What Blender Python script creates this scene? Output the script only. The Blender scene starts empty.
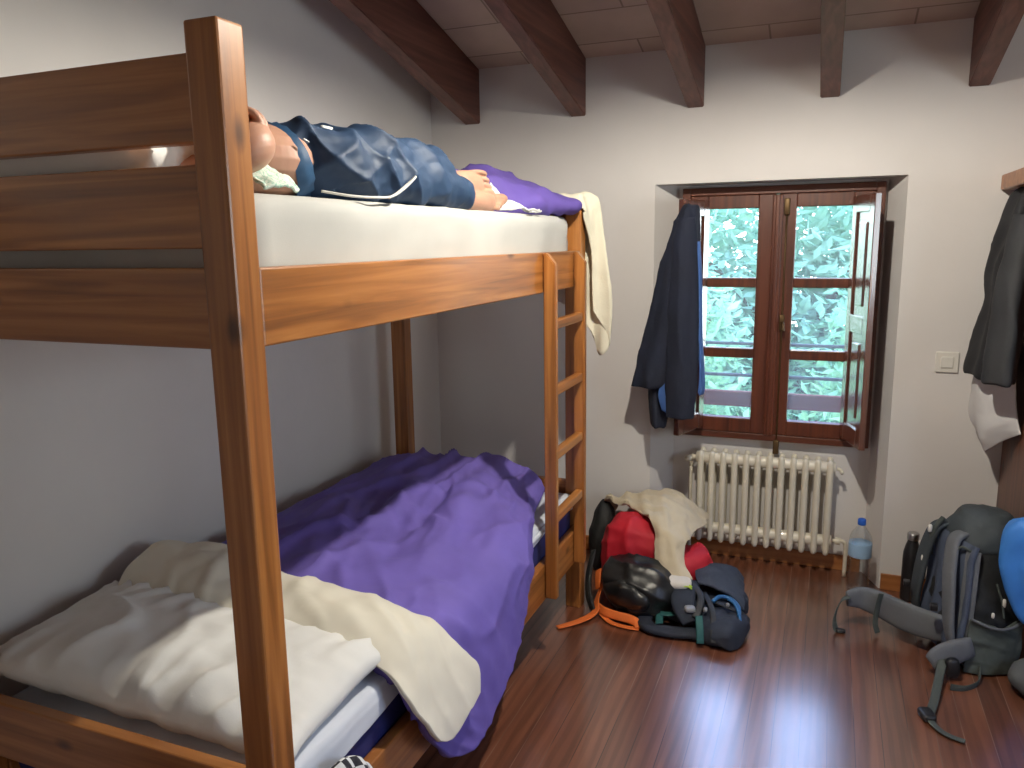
import bpy, bmesh, math, random
from mathutils import Vector, Matrix, noise
random.seed(7)
V = Vector
scene = bpy.context.scene
COL = scene.collection

# ------------------------------------------------------------------ materials
def new_mat(name):
    m = bpy.data.materials.new(name); m.use_nodes = True
    nt = m.node_tree; nt.nodes.clear()
    out = nt.nodes.new('ShaderNodeOutputMaterial')
    return m, nt, out
def N(nt, t, **kw):
    n = nt.nodes.new(t)
    for k, v in kw.items():
        if k in n.inputs: n.inputs[k].default_value = v
        else: setattr(n, k, v)
    return n
def rgba(c): return (c[0], c[1], c[2], 1)
def coords(nt, scale=(1, 1, 1), rot=(0, 0, 0)):
    tc = N(nt, 'ShaderNodeTexCoord'); mp = N(nt, 'ShaderNodeMapping')
    mp.inputs['Scale'].default_value = scale; mp.inputs['Rotation'].default_value = rot
    nt.links.new(tc.outputs['Object'], mp.inputs['Vector'])
    return mp.outputs['Vector']
def ramp(nt, fac, stops):
    r = N(nt, 'ShaderNodeValToRGB'); el = r.color_ramp.elements
    while len(el) < len(stops): el.new(0.5)
    for e, (p, c) in zip(el, stops): e.position = p; e.color = rgba(c)
    nt.links.new(fac, r.inputs['Fac']); return r.outputs['Color']
def bump(nt, h, strength, dist=0.01):
    b = N(nt, 'ShaderNodeBump', Strength=strength, Distance=dist)
    nt.links.new(h, b.inputs['Height']); return b.outputs['Normal']
def fabric(name, c, rough=.85, var=.12, weave=400, sheen=.0, bs=.12, big=6):
    m, nt, out = new_mat(name)
    p = N(nt, 'ShaderNodeBsdfPrincipled', Roughness=rough)
    p.inputs['Sheen Weight'].default_value = sheen
    n1 = N(nt, 'ShaderNodeTexNoise', Scale=big, Detail=4.0)
    nt.links.new(coords(nt), n1.inputs['Vector'])
    lo = [x * (1 - var) for x in c]; hi = [min(1, x * (1 + var)) for x in c]
    nt.links.new(ramp(nt, n1.outputs['Fac'], [(.3, lo), (.7, hi)]), p.inputs['Base Color'])
    n2 = N(nt, 'ShaderNodeTexNoise', Scale=weave, Detail=2.0)
    nt.links.new(coords(nt), n2.inputs['Vector'])
    nt.links.new(bump(nt, n2.outputs['Fac'], bs, .002), p.inputs['Normal'])
    nt.links.new(p.outputs['BSDF'], out.inputs['Surface'])
    return m
def plain(name, c, rough=.5, metal=0., coat=0., var=.06):
    m, nt, out = new_mat(name)
    p = N(nt, 'ShaderNodeBsdfPrincipled', Roughness=rough, Metallic=metal)
    p.inputs['Coat Weight'].default_value = coat
    n1 = N(nt, 'ShaderNodeTexNoise', Scale=9.0, Detail=3.0)
    nt.links.new(coords(nt), n1.inputs['Vector'])
    nt.links.new(ramp(nt, n1.outputs['Fac'], [(.3, [x * (1 - var) for x in c]), (.7, [min(1, x * (1 + var)) for x in c])]), p.inputs['Base Color'])
    nt.links.new(p.outputs['BSDF'], out.inputs['Surface'])
    return m
def wood(name, axis, dark, mid, light, rough=.38, coat=.25, knots=True, scale=1.0):
    m, nt, out = new_mat(name)
    s = [26 * scale] * 3; s['xyz'.index(axis)] = 1.1 * scale
    p = N(nt, 'ShaderNodeBsdfPrincipled', Roughness=rough)
    p.inputs['Coat Weight'].default_value = coat; p.inputs['Coat Roughness'].default_value = .2
    n1 = N(nt, 'ShaderNodeTexNoise', Scale=1.6, Detail=6.0, Distortion=.6)
    nt.links.new(coords(nt, s), n1.inputs['Vector'])
    c = ramp(nt, n1.outputs['Fac'], [(.28, dark), (.5, mid), (.72, light)])
    s2 = [7.0] * 3; s2['xyz'.index(axis)] = 1.3
    n2 = N(nt, 'ShaderNodeTexNoise', Scale=1.0, Detail=2.0)
    nt.links.new(coords(nt, s2), n2.inputs['Vector'])
    mx = N(nt, 'ShaderNodeMix', data_type='RGBA', blend_type='MULTIPLY')
    mx.inputs['Factor'].default_value = .55
    nt.links.new(c, mx.inputs['A'])
    nt.links.new(ramp(nt, n2.outputs['Fac'], [(.3, (.62, .55, .5)), (.65, (1, 1, 1))]), mx.inputs['B'])
    col = mx.outputs['Result']
    if knots:
        s3 = [9.0] * 3; s3['xyz'.index(axis)] = 4.5
        vo = N(nt, 'ShaderNodeTexVoronoi', Scale=.75)
        nt.links.new(coords(nt, s3), vo.inputs['Vector'])
        mk = N(nt, 'ShaderNodeMix', data_type='RGBA', blend_type='MULTIPLY')
        mk.inputs['Factor'].default_value = .8
        nt.links.new(col, mk.inputs['A'])
        nt.links.new(ramp(nt, vo.outputs['Distance'], [(.05, (.12, .07, .05)), (.13, (1, 1, 1))]), mk.inputs['B'])
        col = mk.outputs['Result']
    nt.links.new(col, p.inputs['Base Color'])
    nt.links.new(bump(nt, n1.outputs['Fac'], .08, .003), p.inputs['Normal'])
    nt.links.new(p.outputs['BSDF'], out.inputs['Surface'])
    return m
def wood3(name, *a, **k): return {ax: wood(name + '_' + ax, ax, *a, **k) for ax in 'xyz'}

PINE = wood3('honey_pine', (.20, .070, .013), (.38, .138, .028), (.53, .225, .058), rough=.42, coat=.5)
BEAM = wood3('beam_wood', (.090, .033, .024), (.145, .053, .037), (.20, .078, .055), rough=.55, coat=.05, knots=False)
MAHO = wood3('red_window_wood', (.055, .013, .005), (.105, .025, .009), (.145, .038, .014), rough=.4, coat=.15, knots=False)
SHUT = wood3('varnished_shutter_wood', (.06, .015, .007), (.115, .030, .012), (.16, .045, .018), rough=.24, coat=1.0, knots=False)
for m_ in SHUT.values(): m_.node_tree.nodes['Principled BSDF'].inputs['Coat IOR'].default_value = 2.1
RAILW = wood3('weathered_rail_wood', (.10, .020, .012), (.14, .032, .020), (.18, .048, .030), rough=.9, coat=0, knots=False)
WARD = wood3('wardrobe_wood', (.075, .022, .009), (.125, .038, .015), (.17, .055, .024), rough=.45, coat=.1)
SKIRT = wood3('skirting_wood', (.26, .09, .02), (.36, .135, .035), (.45, .19, .055), rough=.45, knots=False)

def floor_mat():
    m, nt, out = new_mat('floor_planks')
    p = N(nt, 'ShaderNodeBsdfPrincipled', Roughness=.3)
    p.inputs['Coat Weight'].default_value = 1.0; p.inputs['Coat Roughness'].default_value = .21; p.inputs['Coat IOR'].default_value = 2.0
    br = N(nt, 'ShaderNodeTexBrick'); br.offset = .37; br.offset_frequency = 2
    br.inputs['Scale'].default_value = 1.0
    br.inputs['Brick Width'].default_value = 7.0; br.inputs['Row Height'].default_value = .079
    br.inputs['Mortar Size'].default_value = .0016; br.inputs['Mortar Smooth'].default_value = .3
    br.inputs['Color1'].default_value = (.25, .25, .25, 1); br.inputs['Color2'].default_value = (.75, .75, .75, 1)
    br.inputs['Mortar'].default_value = (.5, .5, .5, 1); br.inputs['Bias'].default_value = 0
    nt.links.new(coords(nt, (1, 1, 1), (0, 0, math.pi / 2)), br.inputs['Vector'])
    n1 = N(nt, 'ShaderNodeTexNoise', Scale=1.2, Detail=7.0, Distortion=1.2)
    nt.links.new(coords(nt, (13, .9, 1)), n1.inputs['Vector'])
    grain = ramp(nt, n1.outputs['Fac'], [(.28, (.11, .038, .020)), (.5, (.175, .063, .033)), (.75, (.235, .092, .050))])
    # cathedral grain figure: wavy bands along each plank
    wv = N(nt, 'ShaderNodeTexWave', Scale=2.4, Distortion=9.0, Detail=2.0); wv.bands_direction = 'X'
    wv.inputs['Detail Scale'].default_value = .8
    nt.links.new(coords(nt, (3.6, .55, 1)), wv.inputs['Vector'])
    mw = N(nt, 'ShaderNodeMix', data_type='RGBA', blend_type='MULTIPLY'); mw.inputs['Factor'].default_value = .4
    nt.links.new(grain, mw.inputs['A']); nt.links.new(ramp(nt, wv.outputs['Fac'], [(.2, (.45, .4, .38)), (.6, (1, 1, 1))]), mw.inputs['B'])
    mx = N(nt, 'ShaderNodeMix', data_type='RGBA', blend_type='MULTIPLY'); mx.inputs['Factor'].default_value = 1
    nt.links.new(mw.outputs['Result'], mx.inputs['A'])
    nt.links.new(ramp(nt, br.outputs['Color'], [(.2, (.72, .70, .70)), (.8, (1.22, 1.2, 1.15))]), mx.inputs['B'])
    ml = N(nt, 'ShaderNodeMix', data_type='RGBA')
    nt.links.new(br.outputs['Fac'], ml.inputs['Factor']); nt.links.new(mx.outputs['Result'], ml.inputs['A'])
    nl = N(nt, 'ShaderNodeTexNoise', Scale=2.3, Detail=2.0); nt.links.new(coords(nt), nl.inputs['Vector'])
    nt.links.new(ramp(nt, nl.outputs['Fac'], [(.46, (.05, .016, .010)), (.66, (.30, .17, .12))]), ml.inputs['B'])
    nt.links.new(ml.outputs['Result'], p.inputs['Base Color'])
    n3 = N(nt, 'ShaderNodeTexNoise', Scale=5.0, Detail=5.0); nt.links.new(coords(nt), n3.inputs['Vector'])
    mr = N(nt, 'ShaderNodeMapRange'); mr.inputs['To Min'].default_value = .22; mr.inputs['To Max'].default_value = .42
    nt.links.new(n3.outputs['Fac'], mr.inputs['Value']); nt.links.new(mr.outputs['Result'], p.inputs['Roughness'])
    nt.links.new(bump(nt, br.outputs['Fac'], -.25, .003), p.inputs['Normal'])
    nt.links.new(p.outputs['BSDF'], out.inputs['Surface'])
    return m
FLOOR = floor_mat()
def wall_mat(name, c):
    m, nt, out = new_mat(name)
    p = N(nt, 'ShaderNodeBsdfPrincipled', Roughness=.9)
    n1 = N(nt, 'ShaderNodeTexNoise', Scale=2.5, Detail=5.0); nt.links.new(coords(nt), n1.inputs['Vector'])
    nt.links.new(ramp(nt, n1.outputs['Fac'], [(.3, [x * .96 for x in c]), (.7, [x * 1.03 for x in c])]), p.inputs['Base Color'])
    n2 = N(nt, 'ShaderNodeTexNoise', Scale=28.0, Detail=6.0); nt.links.new(coords(nt), n2.inputs['Vector'])
    nt.links.new(bump(nt, n2.outputs['Fac'], .12, .006), p.inputs['Normal'])
    nt.links.new(p.outputs['BSDF'], out.inputs['Surface'])
    return m
WALL = wall_mat('plaster', (.70, .672, .648))
def ceil_mat():
    m, nt, out = new_mat('ceiling_boards')
    p = N(nt, 'ShaderNodeBsdfPrincipled', Roughness=.8)
    br = N(nt, 'ShaderNodeTexBrick'); br.offset = .5
    br.inputs['Scale'].default_value = 1.0
    br.inputs['Brick Width'].default_value = .535; br.inputs['Row Height'].default_value = .25
    br.inputs['Mortar Size'].default_value = .004
    br.inputs['Color1'].default_value = (.50, .39, .33, 1); br.inputs['Color2'].default_value = (.62, .50, .43, 1)
    br.inputs['Mortar'].default_value = (.30, .23, .19, 1)
    nt.links.new(coords(nt), br.inputs['Vector'])
    n1 = N(nt, 'ShaderNodeTexNoise', Scale=4.0, Detail=5.0); nt.links.new(coords(nt), n1.inputs['Vector'])
    mx = N(nt, 'ShaderNodeMix', data_type='RGBA', blend_type='MULTIPLY'); mx.inputs['Factor'].default_value = .6
    nt.links.new(br.outputs['Color'], mx.inputs['A'])
    nt.links.new(ramp(nt, n1.outputs['Fac'], [(.3, (.75, .72, .7)), (.7, (1.1, 1.08, 1.05))]), mx.inputs['B'])
    nt.links.new(mx.outputs['Result'], p.inputs['Base Color'])
    nt.links.new(p.outputs['BSDF'], out.inputs['Surface'])
    return m
CEIL = ceil_mat()
def clear_mat(name, tint=(1, 1, 1), gloss=.08, rough=.03):
    m, nt, out = new_mat(name)
    t = N(nt, 'ShaderNodeBsdfTransparent', Color=rgba(tint))
    g = N(nt, 'ShaderNodeBsdfGlossy', Roughness=rough)
    fr = N(nt, 'ShaderNodeLayerWeight', Blend=.25)
    mu = N(nt, 'ShaderNodeMath', operation='MULTIPLY'); mu.inputs[1].default_value = .35
    nt.links.new(fr.outputs['Facing'], mu.inputs[0])
    ad = N(nt, 'ShaderNodeMath', operation='ADD'); ad.inputs[1].default_value = gloss
    nt.links.new(mu.outputs['Value'], ad.inputs[0])
    mx = N(nt, 'ShaderNodeMixShader')
    nt.links.new(ad.outputs['Value'], mx.inputs['Fac']); nt.links.new(t.outputs['BSDF'], mx.inputs[1]); nt.links.new(g.outputs['BSDF'], mx.inputs[2])
    nt.links.new(mx.outputs['Shader'], out.inputs['Surface'])
    return m
def glare_veil_glass():  # translucent mix paints the washed-out brightness of the view into the panes
    m, nt, out = new_mat('glare_veil_window_glass')
    t = N(nt, 'ShaderNodeBsdfTransparent', Color=(.97, 1, .99, 1)); g = N(nt, 'ShaderNodeBsdfGlossy', Roughness=.02); d = N(nt, 'ShaderNodeBsdfTranslucent', Color=(.9, .95, .95, 1))
    n1 = N(nt, 'ShaderNodeTexNoise', Scale=3.0, Detail=3.0); nt.links.new(coords(nt), n1.inputs['Vector'])
    mr = N(nt, 'ShaderNodeMapRange'); mr.inputs['To Min'].default_value = .025; mr.inputs['To Max'].default_value = .05
    nt.links.new(n1.outputs['Fac'], mr.inputs['Value'])
    m1 = N(nt, 'ShaderNodeMixShader', Fac=.04); m2 = N(nt, 'ShaderNodeMixShader')
    nt.links.new(t.outputs['BSDF'], m1.inputs[1]); nt.links.new(g.outputs['BSDF'], m1.inputs[2])
    nt.links.new(mr.outputs['Result'], m2.inputs['Fac']); nt.links.new(m1.outputs['Shader'], m2.inputs[1]); nt.links.new(d.outputs['BSDF'], m2.inputs[2])
    nt.links.new(m2.outputs['Shader'], out.inputs['Surface'])
    return m
GLASS = glare_veil_glass()
PET = clear_mat('clear_plastic', (.95, .97, .98), .12, .12)
WATER = clear_mat('water', (.93, .95, .96), .01, .02)
def check_mat():
    m, nt, out = new_mat('checked_cotton')
    p = N(nt, 'ShaderNodeBsdfPrincipled', Roughness=.9)
    tc = N(nt, 'ShaderNodeTexCoord')
    ck = N(nt, 'ShaderNodeTexChecker', Scale=70.0)
    ck.inputs['Color1'].default_value = (.02, .02, .03, 1); ck.inputs['Color2'].default_value = (.72, .74, .75, 1)
    nt.links.new(tc.outputs['UV'], ck.inputs['Vector'])
    ck.inputs['Scale'].default_value = 11.0
    nt.links.new(ck.outputs['Color'], p.inputs['Base Color'])
    nt.links.new(p.outputs['BSDF'], out.inputs['Surface'])
    return m
def leaf_mat(name, lo, hi):
    m, nt, out = new_mat(name)
    d = N(nt, 'ShaderNodeBsdfDiffuse'); t = N(nt, 'ShaderNodeBsdfTranslucent')
    n1 = N(nt, 'ShaderNodeTexNoise', Scale=1.3, Detail=4.0); nt.links.new(coords(nt), n1.inputs['Vector'])
    c = ramp(nt, n1.outputs['Fac'], [(.35, lo), (.65, hi)])
    nt.links.new(c, d.inputs['Color']); nt.links.new(c, t.inputs['Color'])
    mx = N(nt, 'ShaderNodeMixShader', Fac=.5)
    nt.links.new(d.outputs['BSDF'], mx.inputs[1]); nt.links.new(t.outputs['BSDF'], mx.inputs[2])
    nt.links.new(mx.outputs['Shader'], out.inputs['Surface'])
    return m
def shirt_mat():
    m, nt, out = new_mat('mint_print')
    p = N(nt, 'ShaderNodeBsdfPrincipled', Roughness=.9)
    n1 = N(nt, 'ShaderNodeTexNoise', Scale=38.0, Detail=2.0, Distortion=2.0); nt.links.new(coords(nt), n1.inputs['Vector'])
    nt.links.new(ramp(nt, n1.outputs['Fac'], [(.50, (.66, .75, .66)), (.56, (.25, .50, .40)), (.62, (.66, .75, .66))]), p.inputs['Base Color'])
    nt.links.new(p.outputs['BSDF'], out.inputs['Surface'])
    return m
def skin_mat():
    m, nt, out = new_mat('skin')
    p = N(nt, 'ShaderNodeBsdfPrincipled', Roughness=.5)
    p.inputs['Subsurface Weight'].default_value = .15
    p.inputs['Subsurface Radius'].default_value = (.01, .004, .002)
    n1 = N(nt, 'ShaderNodeTexNoise', Scale=14.0, Detail=3.0); nt.links.new(coords(nt), n1.inputs['Vector'])
    nt.links.new(ramp(nt, n1.outputs['Fac'], [(.3, (.44, .23, .155)), (.7, (.53, .30, .21))]), p.inputs['Base Color'])
    nt.links.new(p.outputs['BSDF'], out.inputs['Surface'])
    return m
SKIN = skin_mat()
PURPLE = fabric('purple_cotton', (.150, .110, .44), .7, .1)
UPPURPLE = fabric('purple_quilt', (.115, .075, .34), .8, .1)
CREAM = fabric('cream_cotton', (.78, .74, .62), .85, .04)
WHITE = fabric('white_cotton', (.80, .80, .77), .85, .03)
SHEET = fabric('fitted_sheet_cotton', (.49, .49, .465), .85, .04)
PALE = fabric('pale_sheet', (.66, .70, .78), .85, .05)
BLUEM = fabric('royal_blue_ticking', (.012, .016, .12), .7, .15)
TOWEL = fabric('cream_terry', (.74, .70, .55), .95, .06, 160, .2, .5)
NAVY = fabric('navy_nylon', (.010, .034, .085), .62, .2)
NAVYL = fabric('blue_lining', (.02, .075, .17), .5, .15)
JNAVY = fabric('navy_softshell', (.006, .010, .026), .85, .2)
JBLUE = fabric('bright_blue_lining', (.05, .13, .38), .7, .1)
CHAR = fabric('charcoal_cloth', (.009, .010, .013), .75, .25)
CHAR2 = fabric('charcoal_cloth_lighter', (.020, .022, .026), .75, .2)
WCLOTH = fabric('white_cloth', (.72, .72, .72), .9, .04)
BLACKN = fabric('black_coated_nylon', (.010, .011, .012), .36, .3)
BLACKM = fabric('black_matte_nylon', (.008, .009, .010), .75, .3)
SLATE = fabric('slate_nylon', (.040, .052, .062), .7, .25)
SLATEG = fabric('green_grey_nylon', (.055, .068, .062), .75, .25)
GREYPAD = fabric('grey_padding', (.12, .13, .145), .8, .15)
STEELB = fabric('steel_blue_mesh', (.055, .072, .115), .8, .15)
ORANGE = fabric('orange_webbing', (.75, .16, .025), .7, .1)
RED = fabric('red_nylon', (.50, .010, .025), .65, .15)
FLEECE = fabric('cream_fleece', (.62, .53, .37), .95, .08, 180, .2, .4)
PALEF = fabric('pale_fleece', (.70, .66, .58), .95, .05, 180, .2, .4)
DNAVY = fabric('dark_navy_cloth', (.014, .020, .036), .85, .25)
TEAL = fabric('teal_webbing', (.010, .085, .085), .7, .1)
BLUEJ = fabric('bright_blue_nylon', (.05, .24, .72), .55, .1)
GREYSACK = fabric('grey_sack_cloth', (.10, .11, .12), .8, .15)
LIME = plain('lime_piping', (.55, .75, .08), .6)
CHECK = check_mat(); MINT = shirt_mat()
LIGHTBLUE = fabric('light_blue_cotton', (.45, .60, .78), .85, .05)
RADM = plain('cream_enamel', (.74, .69, .56), .35, 0, .3, .03)
WPLAST = plain('white_plastic', (.72, .70, .64), .4)
BRASS = plain('aged_brass', (.30, .20, .08), .4, .9)
STEEL = plain('steel', (.55, .55, .55), .3, 1)
DARKP = plain('black_plastic', (.012, .012, .014), .4)
CAPB = plain('blue_cap', (.02, .12, .55), .4)
LABELB = plain('blue_label', (.35, .55, .80), .45)
HAIR = fabric('dark_hair', (.02, .012, .008), .6, .3)
RAILM = plain('grey_iron', (.06, .075, .10), .6, .0)
BARK = plain('bark', (.10, .07, .045), .9)
CORDW = fabric('white_cord', (.78, .77, .72), .85, .04)

# ------------------------------------------------------------------ object helpers
OFF = {}
def link(o): COL.objects.link(o); return o
def tag(o, label=None, cat=None, group=None, kind=None):
    if label: o['label'] = label
    if cat: o['category'] = cat
    if group: o['group'] = group
    if kind: o['kind'] = kind
    return o
def thing(name, loc, label, cat, group=None, kind=None):
    o = link(bpy.data.objects.new(name, None)); o.location = loc; o.empty_display_size = .1
    OFF[o.name] = V(loc); return tag(o, label, cat, group, kind)
def obj(name, bm, mat, parent=None, smooth=True, label=None):
    me = bpy.data.meshes.new(name)
    bmesh.ops.recalc_face_normals(bm, faces=bm.faces)
    if parent is not None: off = OFF[parent.name]
    else:
        xs = [v.co.x for v in bm.verts]; ys = [v.co.y for v in bm.verts]; zs = [v.co.z for v in bm.verts]
        off = V(((min(xs) + max(xs)) / 2, (min(ys) + max(ys)) / 2, min(zs)))
    for v in bm.verts: v.co -= off
    if smooth:
        for f in bm.faces: f.smooth = True
    bm.to_mesh(me); bm.free()
    for m in (mat if isinstance(mat, (list, tuple)) else [mat]): me.materials.append(m)
    o = link(bpy.data.objects.new(name, me)); OFF[o.name] = off
    if parent is None: o.location = off
    else: o.parent = parent
    if label: o['label'] = label
    return o
def pieces(name, bm, mat, parent, label=None, smooth=True):
    """one object per separate piece of bm"""
    left = set(bm.verts); out = []
    while left:
        st = [left.pop()]; isl = set(st)
        while st:
            v = st.pop()
            for e in v.link_edges:
                w = e.other_vert(v)
                if w in left: left.discard(w); isl.add(w); st.append(w)
        b = bmesh.new(); mp = {v: b.verts.new(v.co) for v in isl}
        for f in {f for v in isl for f in v.link_faces}: b.faces.new([mp[v] for v in f.verts])
        out.append(obj(name, b, mat, parent, smooth, label))
    bm.free(); return out
def bx(bm, x0, x1, y0, y1, z0, z1, bev=0., seg=2):
    vs = [bm.verts.new((x, y, z)) for x in (x0, x1) for y in (y0, y1) for z in (z0, z1)]
    fs = [bm.faces.new([vs[i] for i in q]) for q in ((0, 1, 3, 2), (4, 6, 7, 5), (0, 4, 5, 1), (2, 3, 7, 6), (0, 2, 6, 4), (1, 5, 7, 3))]
    if bev:
        es = list({e for f in fs for e in f.edges})
        bmesh.ops.bevel(bm, geom=es, offset=bev, segments=seg, affect='EDGES', profile=.5)
    return bm
def box(name, x0, x1, y0, y1, z0, z1, mat, parent=None, bev=.004):
    return obj(name, bx(bmesh.new(), x0, x1, y0, y1, z0, z1, bev), mat, parent, smooth=False)
def prism(bm, poly, z0, z1):
    a = [bm.verts.new((x, y, z0)) for x, y in poly]; b = [bm.verts.new((x, y, z1)) for x, y in poly]
    n = len(poly); bm.faces.new(a); bm.faces.new(b)
    for i in range(n): bm.faces.new((a[i], a[(i + 1) % n], b[(i + 1) % n], b[i]))
    return bm
def cr(p0, p1, p2, p3, t):
    return .5 * ((2 * p1) + (p2 - p0) * t + (2 * p0 - 5 * p1 + 4 * p2 - p3) * t * t + (3 * p1 - p0 - 3 * p2 + p3) * t * t * t)
def resamp(pts, n, closed=False):
    pts = [V(p) for p in pts]; m = len(pts); out = []
    for i in range(n):
        s = i * m / n if closed else i * (m - 1) / (n - 1)
        k = min(int(s), m - 1 if closed else m - 2); t = s - k
        if closed: q = [pts[(k + d) % m] for d in (-1, 0, 1, 2)]
        else: q = [pts[max(0, min(m - 1, k + d))] for d in (-1, 0, 1, 2)]
        out.append(cr(*q, t))
    return out
def grid(rows, nu, nv, closed):
    R = [resamp(r, nu, closed) for r in rows]
    cols = [resamp([r[i] for r in R], nv) for i in range(nu)]
    return [[cols[i][j] for i in range(nu)] for j in range(nv)]
def fb(p, s=1., o=4): return noise.fractal(V(p) * s, 1.0, 2.0, o)
def crease(p, s): return (1 - abs(noise.noise(V(p) * s)) * 2)
def folds(p, d, f, warp=2.5, sharp=2.2, ws=2.6, seed=0.):
    """sharp-crested cloth folds running across direction d"""
    q = V(p) + V((seed, seed * .7, seed * .3))
    a = abs(math.sin(V(p).dot(V(d)) * f + warp * noise.noise(q * ws) + seed))
    return (1 - a) ** sharp * max(0, .55 + 1.1 * noise.noise(q * ws * .9 + V((7, 3, 1))))
def loft(bm, rows, nu=32, nv=24, closed=True, caps=True, disp=None, uv=False, thick=None):
    G = grid(rows, nu, nv, closed)
    if disp:
        H = [[None] * nu for _ in range(nv)]; cen = [sum(r, V()) / nu for r in G]
        for j in range(nv):
            for i in range(nu):
                a = G[j][(i + 1) % nu if closed else min(i + 1, nu - 1)] - G[j][(i - 1) % nu if closed else max(i - 1, 0)]
                b = G[min(j + 1, nv - 1)][i] - G[max(j - 1, 0)][i]
                n = a.cross(b); n = n.normalized() if n.length > 1e-9 else V((0, 0, 1))
                if closed and n.dot(G[j][i] - cen[j]) < 0: n = -n
                H[j][i] = G[j][i] + disp(G[j][i], n, i / (nu if closed else nu - 1), j / (nv - 1))
        G = H
    if thick is not None:                        # an open sheet: second skin and a rim
        T = [[None] * nu for _ in range(nv)]
        for j in range(nv):
            for i in range(nu):
                a = G[j][min(i + 1, nu - 1)] - G[j][max(i - 1, 0)]; b = G[min(j + 1, nv - 1)][i] - G[max(j - 1, 0)][i]
                n = a.cross(b); n = n.normalized() if n.length > 1e-9 else V((0, 0, 1))
                T[j][i] = G[j][i] - n * thick
    lay = bm.loops.layers.uv.verify() if uv else None
    def skin(G, cl):
        vs = [[bm.verts.new(p) for p in r] for r in G]
        for j in range(nv - 1):
            for i in range(nu if cl else nu - 1):
                k = (i + 1) % nu
                f = bm.faces.new((vs[j][i], vs[j][k], vs[j + 1][k], vs[j + 1][i]))
                if uv:
                    for lp, (a, b) in zip(f.loops, ((i, j), (i + 1, j), (i + 1, j + 1), (i, j + 1))): lp[lay].uv = (a / nu, b / nv)
        return vs
    vs = skin(G, closed)
    if closed and caps:
        for r in (vs[0], vs[-1]):
            c = bm.verts.new(sum((v.co for v in r), V()) / nu)
            for i in range(nu): bm.faces.new((r[i], r[(i + 1) % nu], c))
    if thick is not None:
        ws = skin(T, False)
        for j in range(nv - 1):
            for i in (0, nu - 1): bm.faces.new((vs[j][i], vs[j + 1][i], ws[j + 1][i], ws[j][i]))
        for i in range(nu - 1):
            for j in (0, nv - 1): bm.faces.new((vs[j][i], vs[j][i + 1], ws[j][i + 1], ws[j][i]))
    return bm
def tube(bm, pts, r, nu=10, nv=None, closed_ends=True, flat=None):
    """round tube along pts; r a number or a list"""
    nv = nv or max(2, len(pts) * 6); P = resamp(pts, nv)
    rows = []; up = V((0.13, .21, .97))
    for j, p in enumerate(P):
        t = (P[min(j + 1, nv - 1)] - P[max(j - 1, 0)]).normalized()
        a = t.cross(up)
        a = a.normalized() if a.length > .05 else t.cross(V((1, 0, 0))).normalized()
        b = a.cross(t)
        if isinstance(r, (list, tuple)):
            s = j / (nv - 1) * (len(r) - 1); k = min(int(s), len(r) - 2); rr = r[k] + (r[k + 1] - r[k]) * (s - k)
        else: rr = r
        rows.append([p + (a * math.cos(w) + b * math.sin(w)) * rr for w in [2 * math.pi * i / nu for i in range(nu)]])
    vs = [[bm.verts.new(p) for p in q] for q in rows]
    for j in range(nv - 1):
        for i in range(nu): bm.faces.new((vs[j][i], vs[j][(i + 1) % nu], vs[j + 1][(i + 1) % nu], vs[j + 1][i]))
    for q in (vs[0], vs[-1]): bm.faces.new(q)
    return bm
def ribbon(bm, pts, width, thick, side, nv=None, puff=.5):
    """padded strap: superelliptic section, 'side' = width direction (vector or list of vectors)"""
    nv = nv or max(8, len(pts) * 7); P = resamp(pts, nv)
    S = [V(side)] * nv if not isinstance(side, list) else resamp(side, nv)
    W = resamp([(w, 0, 0) for w in width], nv) if isinstance(width, list) else [V((width, 0, 0))] * nv
    rows = []
    for j, p in enumerate(P):
        t = (P[min(j + 1, nv - 1)] - P[max(j - 1, 0)]).normalized()
        s = (S[j] - t * S[j].dot(t)).normalized(); n = s.cross(t)
        e = min(1., .55 + 4 * min(j, nv - 1 - j) / nv) if puff else 1.
        row = []
        for i in range(14):
            w = 2 * math.pi * i / 14; c, d = math.cos(w), math.sin(w)
            row.append(p + s * (math.copysign(abs(c) ** .55, c) * W[j].x / 2) + n * (math.copysign(abs(d) ** .7, d) * thick / 2 * e))
        rows.append(row)
    vs = [[bm.verts.new(p) for p in q] for q in rows]
    for j in range(nv - 1):
        for i in range(14): bm.faces.new((vs[j][i], vs[j][(i + 1) % 14], vs[j + 1][(i + 1) % 14], vs[j + 1][i]))
    for q in (vs[0], vs[-1]): bm.faces.new(q)
    return bm
def lathe(bm, prof, c, n=24):
    vs = [[bm.verts.new((c[0] + r * math.cos(2 * math.pi * i / n), c[1] + r * math.sin(2 * math.pi * i / n), c[2] + z)) for i in range(n)] for r, z in prof]
    for a, b in zip(vs, vs[1:]):
        for i in range(n): bm.faces.new((a[i], a[(i + 1) % n], b[(i + 1) % n], b[i]))
    for q in (vs[0], vs[-1]): bm.faces.new(q)
    return bm
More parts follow.
